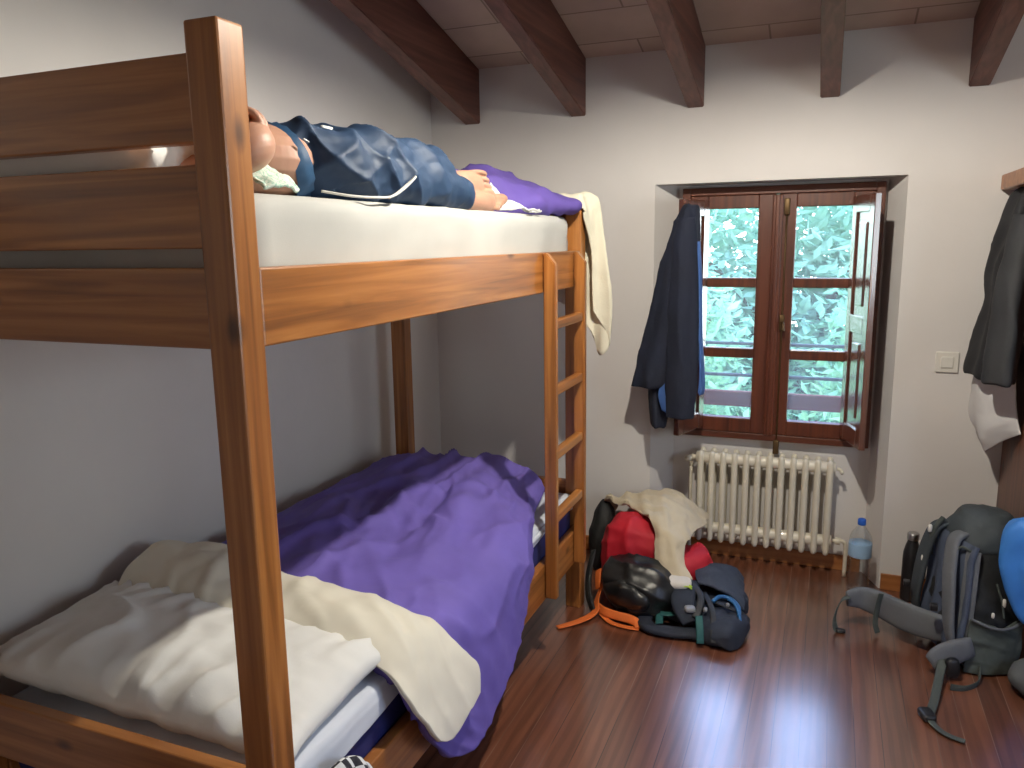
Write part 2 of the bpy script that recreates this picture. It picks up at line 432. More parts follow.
def blob(bm, c, r, ex=2.6, rot=(0, 0, 0), nu=40, nv=28, disp=None, flatz=None):
    """superellipsoid lump with wrinkles"""
    M = Matrix.Rotation(rot[2], 3, 'Z') @ Matrix.Rotation(rot[1], 3, 'Y') @ Matrix.Rotation(rot[0], 3, 'X')
    f = lambda a, e: math.copysign(abs(a) ** (2 / e), a)
    rows = []
    for j in range(nv):
        th = -math.pi / 2 + math.pi * (j + .02) / (nv - .96)
        rows.append([V(c) + M @ V((r[0] * f(math.cos(th), ex) * f(math.cos(w), ex), r[1] * f(math.cos(th), ex) * f(math.sin(w), ex), r[2] * f(math.sin(th), ex))) for w in [2 * math.pi * i / nu for i in range(nu)]])
    vs = []
    for q in rows:
        l = []
        for p in q:
            n = (p - V(c)).normalized()
            if disp: p = p + n * disp(p)
            if flatz is not None and p.z < flatz: p.z = flatz
            l.append(bm.verts.new(p))
        vs.append(l)
    for j in range(nv - 1):
        for i in range(nu): bm.faces.new((vs[j][i], vs[j][(i + 1) % nu], vs[j + 1][(i + 1) % nu], vs[j + 1][i]))
    for q in (vs[0], vs[-1]):
        cc = bm.verts.new(sum((v.co for v in q), V()) / nu)
        for i in range(nu): bm.faces.new((q[i], q[(i + 1) % nu], cc))
    return bm
def fuse(bmx, vox, it=2):
    """melt overlapping closed pieces into one continuous surface"""
    bmesh.ops.recalc_face_normals(bmx, faces=bmx.faces)
    me = bpy.data.meshes.new('tmp'); bmx.to_mesh(me); bmx.free(); o = link(bpy.data.objects.new('tmp', me))
    rm = o.modifiers.new('r', 'REMESH'); rm.mode = 'VOXEL'; rm.voxel_size = vox
    sm = o.modifiers.new('m', 'SMOOTH'); sm.factor = .5; sm.iterations = it
    dg = bpy.context.evaluated_depsgraph_get(); m2 = bpy.data.meshes.new_from_object(o.evaluated_get(dg))
    b = bmesh.new(); b.from_mesh(m2); bpy.data.objects.remove(o); bpy.data.meshes.remove(me); bpy.data.meshes.remove(m2); b.normal_update(); return b
def limb(bm, pts, nu=20):
    """tapered limb through joints (x, y, z, r or (across, up)), rounded at both ends"""
    n = len(pts) * 8
    P = resamp([p[:3] for p in pts], n)
    RR = resamp([((p[3], p[3], 0) if not isinstance(p[3], tuple) else (p[3][0], p[3][1], 0)) for p in pts], n)
    rows = []
    def ring(c, t, rx, rz):
        a = t.cross(V((0, 0, 1))); a = a.normalized() if a.length > .1 else V((1, 0, 0)); b = a.cross(t).normalized()
        return [c + a * math.cos(w) * rx + b * math.sin(w) * rz for w in [2 * math.pi * i / nu for i in range(nu)]]
    for j in range(n):
        t = (P[min(j + 1, n - 1)] - P[max(j - 1, 0)]).normalized(); rx, rz = max(.003, RR[j].x), max(.003, RR[j].y)
        if j == 0:
            for q in (.95, .8, .55, .28): rows.append(ring(P[0] - t * q * (rx + rz) / 2, t, rx * math.sqrt(1 - q * q), rz * math.sqrt(1 - q * q)))
        rows.append(ring(P[j], t, rx, rz))
        if j == n - 1:
            for q in (.28, .55, .8, .95): rows.append(ring(P[j] + t * q * (rx + rz) / 2, t, rx * math.sqrt(1 - q * q), rz * math.sqrt(1 - q * q)))
    vs = [[bm.verts.new(p) for p in q] for q in rows]
    for u, v in zip(vs, vs[1:]):
        for i in range(nu): bm.faces.new((u[i], u[(i + 1) % nu], v[(i + 1) % nu], v[i]))
    bm.faces.new(vs[0]); bm.faces.new(vs[-1])
    return bm

# ------------------------------------------------------------------ room dimensions
WX, BY, NY = -.967, 2.578, 2.736            # left wall, back wall, back of the window niche
RX, FY = 2.75, -1.95                        # right wall, wall behind the camera
SL = .25                                    # roof slope
def zceil(y): return 2.343 + SL * (BY - y)
def zbeam(y): return 2.0916 + SL * (BY - y)
bm = bmesh.new(); bx(bm, WX - .13, RX + .13, FY - .13, 3.0, -.12, 0)
tag(obj('floor', bm, FLOOR, smooth=False), kind='structure')
bm = bmesh.new(); bx(bm, WX - .13, WX, FY, 3.0, 0, 3.65)
tag(obj('wall_left', bm, WALL, smooth=False), kind='structure')
W2 = (-.2, .9, 1.05, 2.0)  # opening for the added fill-light window
bm = bmesh.new()
bx(bm, RX, RX + .13, FY, W2[0], 0, 3.65); bx(bm, RX, RX + .13, W2[1], 3.0, 0, 3.65); bx(bm, RX, RX + .13, W2[0], W2[1], 0, W2[2]); bx(bm, RX, RX + .13, W2[0], W2[1], W2[3], 3.65)
tag(obj('wall_right', bm, WALL, smooth=False), kind='structure')
bm = bmesh.new(); bx(bm, WX - .13, RX + .13, FY - .13, FY, 0, 3.65)
tag(obj('wall_front', bm, WALL, smooth=False), kind='structure')
bm = bmesh.new()
prism(bm, [(WX, BY), (.153, BY), (.235, NY), (.235, 2.99), (WX, 2.99)], 0, 2.5)
prism(bm, [(1.177, BY), (RX, BY), (RX, 2.99), (1.116, 2.99), (1.116, NY)], 0, 2.5)
prism(bm, [(.153, BY), (1.177, BY), (1.177, 2.99), (.153, 2.99)], 1.773, 2.5)
prism(bm, [(.235, NY), (1.116, NY), (1.116, 2.99), (.235, 2.99)], 0, .62)
prism(bm, [(.235, NY), (.285, NY), (.285, 2.99), (.235, 2.99)], .62, 1.773); prism(bm, [(1.08, NY), (1.116, NY), (1.116, 2.99), (1.08, 2.99)], .62, 1.773)
prism(bm, [(.285, NY), (1.08, NY), (1.08, 2.99), (.285, 2.99)], 1.735, 1.773)
tag(obj('wall_back', bm, WALL, smooth=False), kind='structure')
bm = bmesh.new()
y0, y1 = FY - .13, 3.0
vs = [bm.verts.new((x, y, zceil(y) + d)) for x in (WX - .13, RX + .13) for y in (y0, y1) for d in (0, .1)]
for q in ((0, 1, 3, 2), (4, 6, 7, 5), (0, 4, 5, 1), (2, 3, 7, 6), (0, 2, 6, 4), (1, 5, 7, 3)): bm.faces.new([vs[i] for i in q])
tag(obj('ceiling', bm, CEIL, smooth=False), kind='structure')
BL = ['dark ceiling beam in the left corner above the feet of the top bunk',
      'dark ceiling beam meeting the wall above the cream towel on the bunk',
      'dark ceiling beam ending above the left half of the window',
      'dark ceiling beam ending above the right half of the window',
      'dark ceiling beam farthest right, beyond the window']
for (xa, xb), lb in zip([(-.781, -.7009), (-.2435, -.1717), (.289, .3593), (.8282, .9038), (1.3604, 1.4339)], BL):
    bm = bmesh.new(); y0, y1 = FY, BY
    vs = [bm.verts.new((x, y, z)) for x in (xa, xb) for y, z in ((y0, zbeam(y0)), (y0, zceil(y0)), (y1, zbeam(y1)), (y1, zceil(y1)))]
    fs = [bm.faces.new([vs[i] for i in q]) for q in ((0, 1, 3, 2), (4, 6, 7, 5), (0, 4, 5, 1), (2, 3, 7, 6), (0, 2, 6, 4), (1, 5, 7, 3))]
    bmesh.ops.bevel(bm, geom=list(bm.edges), offset=.004, segments=2, affect='EDGES')
    tag(obj('ceiling_beam', bm, BEAM['y'], smooth=False), lb, 'beam', 'wooden ceiling beams', 'structure')
bm = bmesh.new()
bx(bm, .245, 1.105, NY - .014, NY, 0, .072, .003)
bx(bm, 1.183, 1.585, BY - .014, BY, 0, .072, .003)
bx(bm, WX, .147, BY - .014, BY, 0, .072, .003)
tag(obj('baseboard_back', bm, SKIRT['x'], smooth=False), kind='structure')

# ------------------------------------------------------------------ window with inner shutters
win = thing('window_1', (.68, 2.70, .60), 'red-brown wooden casement window with its inner shutters folded open', 'window', kind='structure')
F0, F1, FZ0, FZ1, FY0, FY1 = .259, 1.105, .6014, 1.7576, 2.686, 2.76
bm = bmesh.new()
bx(bm, F0, F0 + .036, FY0, FY1, FZ0, FZ1, .003); bx(bm, F1 - .036, F1, FY0, FY1, FZ0, FZ1, .003)
bx(bm, F0 + .036, F1 - .036, FY0, FY1, FZ0, FZ0 + .03, .003); bx(bm, F0 + .036, F1 - .036, FY0, FY1, FZ1 - .036, FZ1, .003)
obj('frame', bm, MAHO['x'], win, False)
def sash(x0, x1, g0, g1):
    bm = bmesh.new(); y0, y1 = 2.694, 2.738; z0, z1 = FZ0 + .03, FZ1 - .036; gz0, gz1 = .70, 1.663
    bx(bm, x0, g0, y0, y1, z0, z1, .004); bx(bm, g1, x1, y0, y1, z0, z1, .004)
    bx(bm, g0, g1, y0, y1, z0, gz0, .004); bx(bm, g0, g1, y0, y1, gz1, z1, .004)
    for za, zb in ((1.31, 1.353), (.985, 1.03)): bx(bm, g0, g1, y0 + .004, y1 - .004, za, zb, .004)
    o = obj('sash', bm, MAHO['z'], win, False)
    bm = bmesh.new()
    for za, zb in ((gz0, .985), (1.03, 1.31), (1.353, gz1)): bx(bm, g0, g1, 2.714, 2.718, za, zb)
    obj('pane', bm, GLASS, o, False)
    return o
sash(.295, .668, .375, .595); s2 = sash(.682, 1.069, .755, .985)
bm = bmesh.new(); bx(bm, .655, .70, 2.678, 2.694, FZ0 + .03, FZ1 - .04, .005); bx(bm, .668, .686, 2.670, 2.680, FZ0 + .03, FZ1 - .04, .004)
obj('meeting_bead', bm, MAHO['z'], win, False)
bm = bmesh.new(); tube(bm, [(.715, 2.688, .56), (.715, 2.688, 1.70)], .004, 8, 4)
bx(bm, .703, .727, 2.676, 2.696, 1.63, 1.70, .003); bx(bm, .704, .726, 2.674, 2.694, 1.12, 1.19, .003); bx(bm, .702, .728, 2.672, 2.694, .545, .61, .003)
tube(bm, [(.715, 2.68, 1.155), (.722, 2.655, 1.15), (.724, 2.645, 1.12)], .006, 8)
obj('espagnolette_bolt', bm, plain('dark_brass', (.10, .06, .025), .45, .7), win)
def shutter(hx, hy, fx, fy):
    d = V((fx - hx, fy - hy, 0)); L = d.length; d.normalize(); n = V((-d.y, d.x, 0)); z0, z1 = .655, 1.70
    def slab(bm, u0, u1, za, zb, t0, t1, bev=.003):
        b2 = bmesh.new(); bx(b2, u0, u1, t0, t1, za, zb, bev)
        for v in b2.verts: v.co = V((hx, hy, 0)) + d * v.co.x + n * v.co.y + V((0, 0, v.co.z))
        me = bpy.data.meshes.new('t'); b2.to_mesh(me); b2.free(); bm.from_mesh(me); bpy.data.meshes.remove(me)
    t = .013; bm = bmesh.new()
    slab(bm, 0, .052, z0, z1, -t, t); slab(bm, L - .052, L, z0, z1, -t, t)
    for za, zb in ((z0, z0 + .075), (1.13, 1.205), (z1 - .07, z1)): slab(bm, .052, L - .052, za, zb, -t, t)
    o = obj('shutter', bm, SHUT['z'], win, False)
    bm = bmesh.new()
    for za, zb in ((z0 + .075, 1.13), (1.205, z1 - .07)):
        slab(bm, .052, L - .052, za, zb, -.004, .004, 0); slab(bm, .085, L - .085, za + .04, zb - .04, -.0105, .0105, .006)
    obj('panel', bm, SHUT['z'], o, False)
    bm = bmesh.new()
    for zz in (.80, 1.18, 1.55):
        tube(bm, [(hx, hy - .004, zz - .03), (hx, hy - .004, zz + .03)], .008, 8, 3)
    pieces('hinge', bm, BRASS, o)
    return o
shutter(.372, 2.678, .296, 2.44); shutter(.992, 2.678, 1.066, 2.43)

fill_win = thing('window_2', (RX, .35, .95), 'unseen casement window added in the right-hand wall to let in fill daylight', 'window', kind='structure')  # added out of view, supplies soft fill daylight from the right
bm = bmesh.new()
for ya, yb in ((W2[0], W2[0] + .06), (W2[1] - .06, W2[1]), (.31, .39)): bx(bm, RX + .04, RX + .10, ya, yb, W2[2], W2[3], .003)
for za, zb in ((W2[2], W2[2] + .06), (W2[3] - .06, W2[3])): bx(bm, RX + .045, RX + .095, W2[0] + .06, W2[1] - .06, za, zb, .003)
obj('frame', bm, MAHO['z'], fill_win, False)
bm = bmesh.new(); bx(bm, RX + .068, RX + .072, W2[0] + .06, W2[1] - .06, W2[2] + .06, W2[3] - .06); obj('pane', bm, GLASS, fill_win, False)
# outside the window
def bars():
    g = thing('window_railing', (.68, 2.95, .70), 'iron and wood guard railing just outside the window', 'railing')
    bm = bmesh.new(); bx(bm, .23, 1.13, 2.93, 2.965, .705, .782, .006); obj('rail_board', bm, RAILW['x'], g, False, 'wide red-brown wooden board')
    for z in (.862, 1.02):
        bm = bmesh.new(); tube(bm, [(.21, 2.948, z), (1.14, 2.948, z)], .0085, 10, 3); obj('bar', bm, RAILM, g)
    bm = bmesh.new()
    for x in (.228, 1.122): tube(bm, [(x, 2.948, .62), (x, 2.948, 1.03)], .0085, 10, 3)
    pieces('upright', bm, RAILM, g)
bars()
LEAF = [leaf_mat('leaf_pale', (.26, .46, .29), (.37, .59, .39)), leaf_mat('leaf_mid', (.22, .42, .27), (.33, .56, .37)), leaf_mat('leaf_blue_green', (.26, .45, .34), (.37, .58, .45))]
def tree(c, R, m, label, n=9000, sz=.08):
    t = thing('tree', (c[0], c[1], -3.0), label, 'tree', 'trees outside the window')
    bm = bmesh.new(); tube(bm, [(c[0], c[1], -3), (c[0] + .1, c[1], -1.5), (c[0], c[1] + .1, c[2])], [.17, .13, .07], 10)
    for k in range(5):
        a = k * 1.3; tube(bm, [(c[0] + .05, c[1], -1.2 + k * .35), (c[0] + math.cos(a) * R[0] * .4, c[1] + math.sin(a) * R[1] * .4, c[2] + .2 + k * .2), (c[0] + math.cos(a) * R[0] * .75, c[1] + math.sin(a) * R[1] * .7, c[2] + .5 + k * .3)], [.07, .045, .015], 8)
    obj('trunk', bm, BARK, t)
    bm = bmesh.new()
    for k in range(n):
        w = V((random.gauss(0, 1), random.gauss(0, 1), random.gauss(0, 1))).normalized()
        rr = random.random() ** .4 * (1 + .25 * noise.noise(w * 2.5))
        p = V((c[0] + w.x * R[0] * rr, c[1] + w.y * R[1] * rr, c[2] + w.z * R[2] * rr))
        a = V((random.gauss(0, 1), random.gauss(0, 1), random.gauss(0, .6))).normalized(); b = a.cross(V((random.random(), random.random(), 1))).normalized()
        s = sz * random.uniform(.6, 1.3); q = a.cross(b) * s * .12
        bm.faces.new([bm.verts.new(p - a * s), bm.verts.new(p + b * s * .42 + q), bm.verts.new(p + a * s), bm.verts.new(p - b * s * .42 + q)])
    obj('foliage', bm, m, t, False)
tree((-1.0, 6.2, .3), (1.25, 1.0, 2.0), LEAF[0], 'pale green leafy tree outside, seen through the left window sash')
tree((1.95, 6.6, .0), (1.2, 1.0, 1.8), LEAF[1], 'mid green leafy tree outside, seen through the right window sash')
tree((.6, 9.7, .2), (3.0, 1.3, 2.4), LEAF[2], 'blue-green tree farthest back outside the window', 14000, .13)
bm = bmesh.new(); bx(bm, -20, 20, 3.2, 40, -3.1, -3.0)
tag(obj('ground', bm, plain('grass_ground', (.16, .30, .10), .95), smooth=False), kind='structure')

# ------------------------------------------------------------------ bunk bed
bed = thing('bunk_bed', (-.433, 1.0, 0), 'honey-stained wooden bunk bed with a ladder at its far end', 'bunk bed')
PW, PD, HT = .0663, .0637, 1.8796
BW, L = .866, 2.0
for x0, x1, y0, y1, h in ((-PW, 0, 0, PD, HT), (-BW - .035, -BW - .035 + PW, 0, PD, HT), (-PW, 0, L - PD, L, 1.688), (-BW, -BW + PW, L - PD, L, 1.688)):
    box('post', x0, x1, y0, y1, 0, h, PINE['z'], bed, .005)
ZR0, ZR1, ZL0, ZL1 = 1.3557, 1.492, .2343, .3699
for z0, z1 in ((ZR0, ZR1), (ZL0, ZL1)):
    box('side_rail', -.034, -.003, PD, L - PD, z0, z1, PINE['y'], bed, .004)
    box('side_rail', -BW + .003, -BW + .034, PD, L - PD, z0, z1, PINE['y'], bed, .004)
for z0, z1 in ((1.6955, 1.835), (1.525, 1.6615), (1.355, 1.493), (.40, .538)):
    box('headboard_rail', -BW - .035 + PW, -PW, .014, .044, z0, z1, PINE['x'], bed, .004)
for z0, z1 in ((1.53, 1.66), (1.355, 1.493), (.40, .55)):
    box('footboard_rail', -BW + PW, -PW, L - .044, L - .014, z0, z1, PINE['x'], bed, .004)
for zz in (1.395, .285):
    for k in range(9):
        y = .18 + k * .205
        box('slat', -BW + .036, -.036, y - .06, y + .06, zz, zz + .018, PINE['x'], bed, .003)
lad = link(bpy.data.objects.new('ladder', None)); lad.parent = bed; OFF[lad.name] = OFF[bed.name]; lad.empty_display_size = .1
for ya in (1.495, 1.842):
    bm = bmesh.new(); ph = []
    prof = [(0, .245), (.043, .245), (.043, 1.452), (.012, 1.490), (0, 1.490)]
    a = [bm.verts.new((x, ya, z)) for x, z in prof]; b = [bm.verts.new((x, ya + .03, z)) for x, z in prof]
    bm.faces.new(a); bm.faces.new(b)
    for i in range(5): bm.faces.new((a[i], a[(i + 1) % 5], b[(i + 1) % 5], b[i]))
    bmesh.ops.bevel(bm, geom=list(bm.edges), offset=.003, segments=2, affect='EDGES')
    obj('ladder_rail', bm, PINE['z'], lad, False)
for z in (1.245, 1.011, .776, .541):
    box('rung', .008, .038, 1.523, 1.843, z - .017, z + .017, PINE['y'], lad, .006)

# ------------------------------------------------------------------ mattresses and bedding
def soft_box(name, x0, x1, y0, y1, z0, z1, mat, r=.04, amp=.006, parent=None, s=5., stretch=1.):
    bm = bmesh.new()
    ring = []
    for k in range(13):
        t = k / 12; rr = r * (1 - math.sin(min(1, t / .3) * math.pi / 2)) if t < .3 else (r * (1 - math.sin(min(1, (1 - t) / .3) * math.pi / 2)) if t > .7 else 0)
        z = z0 + (z1 - z0) * (.5 - .5 * math.cos(math.pi * t)); q = []
        for a, b in ((x0, y0), (x1, y0), (x1, y1), (x0, y1)):
            sx = 1 if a == x0 else -1; sy = 1 if b == y0 else -1; q.append((a + sx * rr, b + sy * rr))
        loop = []
        nseg = (14, 34, 14, 34); c = .03
        for i in range(4):
            p, w = V(q[i]), V(q[(i + 1) % 4])
            for m_ in range(nseg[i]): loop.append(p + (w - p) * ((m_ + .5) / nseg[i]))
        ring.append([(p.x, p.y, z) for p in loop])
    nu = len(ring[0])
    vs = []
    cx, cy = (x0 + x1) / 2, (y0 + y1) / 2
    for row in ring:
        vs.append([])
        for p in row:
            d = amp * (fb((p[0] * s, p[1] * s, p[2] * s * stretch), 1, 3) + .9 * folds(p, (0, 1, -1.3), 26, 2.5, 2.0, 3.5, 1.3) - .3); n = V((p[0] - cx, (p[1] - cy) * .3, 0)).normalized()
            vs[-1].append(bm.verts.new(V(p) + n * d))
    for a, b in zip(vs, vs[1:]):
        for i in range(nu): bm.faces.new((a[i], a[(i + 1) % nu], b[(i + 1) % nu], b[i]))
    # lids as grids
    for row, zz in ((vs[0], z0), (vs[-1], z1)):
        prev = row
        for k in (.06, .15, .4):
            nxt = [bm.verts.new((p[0] + (cx - p[0]) * k, p[1] + (cy - p[1]) * k, zz + (.004 * fb((p[0] * 4, p[1] * 4, k), 1, 3) if zz == z1 else 0))) for p in ring[0 if zz == z0 else -1]]
            for i in range(nu): bm.faces.new((prev[i], prev[(i + 1) % nu], nxt[(i + 1) % nu], nxt[i]))
            prev = nxt
        bm.faces.new(prev)
    return obj(name, bm, mat, parent)
um = soft_box('mattress', -.832, -.036, .068, 1.93, 1.415, 1.622, SHEET, .03, .016, None, 6., .5)
tag(um, 'upper bunk mattress in a white fitted sheet', 'mattress')
lm = soft_box('mattress', -.832, -.036, .068, 1.93, .305, .475, BLUEM, .03, .005)
tag(lm, 'royal blue lower bunk mattress showing under the sheet', 'mattress')
# loose white sheet lying over the lower mattress edge
bm = bmesh.new()
rows = []
for k in range(9):
    y = .075 + k * .23
    drop = .455 + .012 * math.sin(k * 2.1) - (.03 if k < 2 else 0)
    rows.append([(-.84, y, .49), (-.6, y, .497), (-.3, y, .497), (-.10, y, .503), (-.045, y, .502), (-.030, y, .482), (-.027, y, drop + .025), (-.026, y, drop)])
loft(bm, rows, 60, 60, False, disp=lambda p, n, u, v: n * (.006 * fb(p, 9, 3)), thick=.008)
tag(obj('bed_sheet', bm, PALE), 'pale white sheet over the lower bunk mattress', 'bed sheet')

# pillow, lower bunk
def pillow(c, r, rot, seed, wr=.010, nu=72, nv=40):
    bm = bmesh.new(); M = Matrix.Rotation(rot[2], 3, 'Z') @ Matrix.Rotation(rot[1], 3, 'Y') @ Matrix.Rotation(rot[0], 3, 'X')
    top = [[None] * nu for _ in range(nv)]; bot = [[None] * nu for _ in range(nv)]
    for j in range(nv):
        for i in range(nu):
            u = -1 + 2 * i / (nu - 1); v = -1 + 2 * j / (nv - 1)
            pin = 1 - .07 * (abs(u) ** 2) * (1 - abs(v)) - .05 * (abs(v) ** 2)
            h = (max(0, 1 - abs(u) ** 3.6) ** .55) * (max(0, 1 - abs(v) ** 3.0) ** .55)
            x = r[0] * u * (1 - .05 * (1 - abs(v) ** 3)); y = r[1] * v * (1 - .07 * (1 - abs(u) ** 4))
            edge = 1 - h
            w = wr * (fb((x * 5 + seed, y * 5, 0), 1, 4) + 1.5 * folds((x, y, 0), (1, .45, 0), 13, 3.2, 2.6, 3.2, seed) + 1.5 * folds((x, y, 0), (1, -.2, 0), 38, 2.5, 1.8, 4, seed + 2) * abs(v) ** 1.5 - .6 + .9 * edge * math.sin(34 * x + 4 * fb((x * 3, y * 3, seed), 1, 2)) * (abs(v) ** 2))
            for G, s in ((top, 1), (bot, -1)):
                z = s * r[2] * h + (w if s > 0 else .4 * w) * min(1, h * 3)
                G[j][i] = V(c) + M @ V((x, y, z))
    for G in (top, bot):
        vs = [[bm.verts.new(p) for p in row] for row in G]
        for j in range(nv - 1):
            for i in range(nu - 1): bm.faces.new((vs[j][i], vs[j][i + 1], vs[j + 1][i + 1], vs[j + 1][i]))
    bmesh.ops.remove_doubles(bm, verts=bm.verts, dist=.0015)
    return bm
tag(obj('pillow', pillow((-.475, .272, .570), (.455, .208, .086), (math.radians(3), math.radians(2.5), math.radians(1)), 3.1, .017), WHITE), 'big white pillow at the head of the lower bunk', 'pillow')

# purple duvet, lower bunk
def ridge(p, lst):
    h = 0
    for (ax, ay), (bx_, by_), w, a in lst:
        A = V((ax, ay)); B = V((bx_, by_)); q = V((p.x, p.y)); d = B - A; t = max(0, min(1, (q - A).dot(d) / d.dot(d)))
        h += a * math.exp(-((q - A - d * t).length / w) ** 2)
    return h
RD = [((-.33, 1.85), (-.26, 1.35), .06, .030), ((-.26, 1.35), (-.20, 1.0), .05, .018), ((-.6, 1.7), (-.45, 1.25), .05, .022), ((-.45, 1.25), (-.3, .95), .04, -.015),
      ((-.7, 1.2), (-.55, .9), .06, .015), ((-.15, 1.5), (-.05, 1.15), .04, .016), ((-.38, 1.5), (-.33, 1.15), .022, -.020), ((-.55, 1.42), (-.52, 1.05), .02, -.016), ((-.75, 1.75), (-.62, 1.45), .05, .02)]
def duv(p, n, u, v):
    w = .012 * fb(p, 4.5, 3)
    hang = max(0, min(1, (p.x + .12) / .12))
    w += (1 - .4 * hang) * (.030 * folds(p, (1, -.25, 0), 17, 3.2, 2.4, 3.0, .4) + .024 * folds(p, (.55, .8, 0), 14, 3.5, 2.6, 3.2, 2.1) + .010 * folds(p, (1, .5, 0), 34, 3.5, 2.2, 4.2, 5.3))
    w += hang * (.014 * folds(p, (0, 1, .55), 26, 2.5, 1.8, 3.2, 1.1) + .008 * folds(p, (0, 1, .9), 48, 2.5, 1.8, 4, 3.1))
    w -= .007
    return V((0, 0, ridge(p, RD))) + V((.6 * hang, 0, .8 * (1 - hang) + .2)) * w
S = {.46: [(-.85, .565), (-.65, .58), (-.4, .58), (-.15, .565), (-.01, .505), (.028, .455), (.036, .41)],
     .60: [(-.855, .585), (-.65, .60), (-.4, .595), (-.17, .575), (-.01, .51), (.040, .37), (.058, .22)],
     .80: [(-.855, .60), (-.65, .61), (-.4, .605), (-.18, .585), (-.01, .525), (.045, .36), (.07, .16)],
     1.1: [(-.855, .61), (-.65, .62), (-.4, .61), (-.2, .595), (-.01, .53), (.04, .38), (.052, .255)],
     1.3: [(-.855, .61), (-.65, .625), (-.42, .62), (-.22, .605), (-.045, .56), (.01, .49), (.022, .41)],
     1.5: [(-.855, .61), (-.66, .635), (-.45, .63), (-.3, .62), (-.13, .59), (-.065, .565), (-.045, .535)],
     1.75: [(-.85, .62), (-.7, .64), (-.5, .64), (-.35, .63), (-.2, .60), (-.13, .575), (-.105, .54)],
     1.88: [(-.84, .61), (-.72, .63), (-.55, .635), (-.38, .64), (-.25, .62), (-.17, .585), (-.135, .535)],
     1.93: [(-.83, .53), (-.72, .54), (-.55, .545), (-.38, .545), (-.25, .54), (-.18, .53), (-.15, .52)]}
bm = bmesh.new(); loft(bm, [[(x, y, z) for x, z in S[y]] for y in S], 110, 120, False, disp=duv, thick=.022)
tag(obj('duvet', bm, PURPLE), 'purple duvet spread over the lower bunk and hanging down its side', 'duvet')
# cream turned-down top
S = {-.862: [(.44, .61), (.47, .645), (.53, .67), (.62, .665), (.69, .62)],
     -.72: [(.42, .61), (.455, .65), (.54, .675), (.62, .665), (.69, .62)],
     -.58: [(.41, .60), (.445, .64), (.52, .66), (.60, .655), (.665, .62)],
     -.40: [(.42, .60), (.455, .632), (.52, .645), (.58, .64), (.635, .618)],
     -.18: [(.43, .575), (.465, .615), (.53, .630), (.585, .622), (.63, .60)],
     -.04: [(.43, .54), (.475, .57), (.54, .580), (.61, .57), (.67, .55)],
     .03: [(.42, .49), (.48, .49), (.56, .485), (.64, .48), (.70, .47)],
     .068: [(.45, .41), (.51, .39), (.58, .38), (.66, .385), (.735, .41)],
     .082: [(.485, .35), (.52, .33), (.57, .315), (.65, .325), (.715, .345)]}
bm = bmesh.new()
loft(bm, [[(x, y, z) for y, z in S[x]] for x in S], 80, 120, False, thick=.012,
     disp=lambda p, n, u, v: V((.3, 0, .95)) * (.012 * fb(p, 7, 3) + .010 * folds(p, (.3, 1, 0), 20, 2.5, 1.6, 3, .9) + .014 * folds(p, (.9, .6, .3), 20, 2.5, 2.0, 3, 4.2) - .006 + (.022 * max(0, math.sin(15 * p.x + 9 * p.y)) if p.x < -.45 else 0)))
tag(obj('top_sheet', bm, CREAM), 'cream sheet folded back over the top of the purple duvet', 'sheet')
# upper bunk pillow and bunched duvet
tag(obj('pillow', pillow((-.52, .135, 1.702), (.31, .078, .080), (math.radians(6), 0, 0), 9.4), WHITE), 'white pillow behind the headboard rails of the top bunk', 'pillow')
def bunch(p, n, u, v): return n * (.030 * fb(p, 7, 2) + .022 * folds(p, (.6, 1, .3), 22, 3, 2.6, 3.5, 2.2) + .014 * folds(p, (1, .2, .5), 30, 3, 2.4, 4, .7) - .008)
def ringxz(y, pts): return [(x, y, z) for x, z in pts]
R = [ringxz(1.22, [(-.74, 1.626), (-.5, 1.626), (-.44, 1.64), (-.47, 1.76), (-.58, 1.80), (-.74, 1.76)]),
     ringxz(1.40, [(-.78, 1.626), (-.40, 1.626), (-.31, 1.64), (-.34, 1.77), (-.50, 1.81), (-.78, 1.78)]),
     ringxz(1.60, [(-.80, 1.626), (-.22, 1.626), (-.085, 1.645), (-.15, 1.745), (-.42, 1.80), (-.80, 1.77)]),
     ringxz(1.76, [(-.81, 1.626), (-.18, 1.626), (-.035, 1.645), (-.08, 1.735), (-.36, 1.80), (-.81, 1.78)]),
     ringxz(1.88, [(-.81, 1.626), (-.18, 1.626), (.00, 1.645), (-.03, 1.70), (-.32, 1.765), (-.81, 1.75)]),
     ringxz(1.935, [(-.78, 1.63), (-.2, 1.63), (-.03, 1.645), (-.06, 1.675), (-.32, 1.70), (-.78, 1.69)])]
bm = bmesh.new(); loft(bm, R, 72, 50, True, True, bunch)
tag(obj('duvet', bm, UPPURPLE), 'purple quilt bunched up at the foot of the top bunk', 'duvet')
bm = bmesh.new()
loft(bm, [[(-.30, 1.30, 1.63), (-.22, 1.36, 1.66), (-.17, 1.40, 1.69), (-.16, 1.43, 1.715)], [(-.24, 1.26, 1.63), (-.17, 1.34, 1.645), (-.13, 1.40, 1.655), (-.11, 1.43, 1.665)], [(-.14, 1.28, 1.63), (-.10, 1.40, 1.632), (-.07, 1.44, 1.634), (-.05, 1.50, 1.630)], [(-.06, 1.36, 1.626), (-.05, 1.44, 1.628), (-.042, 1.54, 1.630), (-.04, 1.60, 1.628)]], 40, 30, False, thick=.006,
     disp=lambda p, n, u, v: V((0, 0, 1)) * abs(.012 * fb(p, 12, 3)))
tag(obj('top_sheet', bm, WHITE), 'crumpled white sheet beside the bare feet on the top bunk', 'sheet')
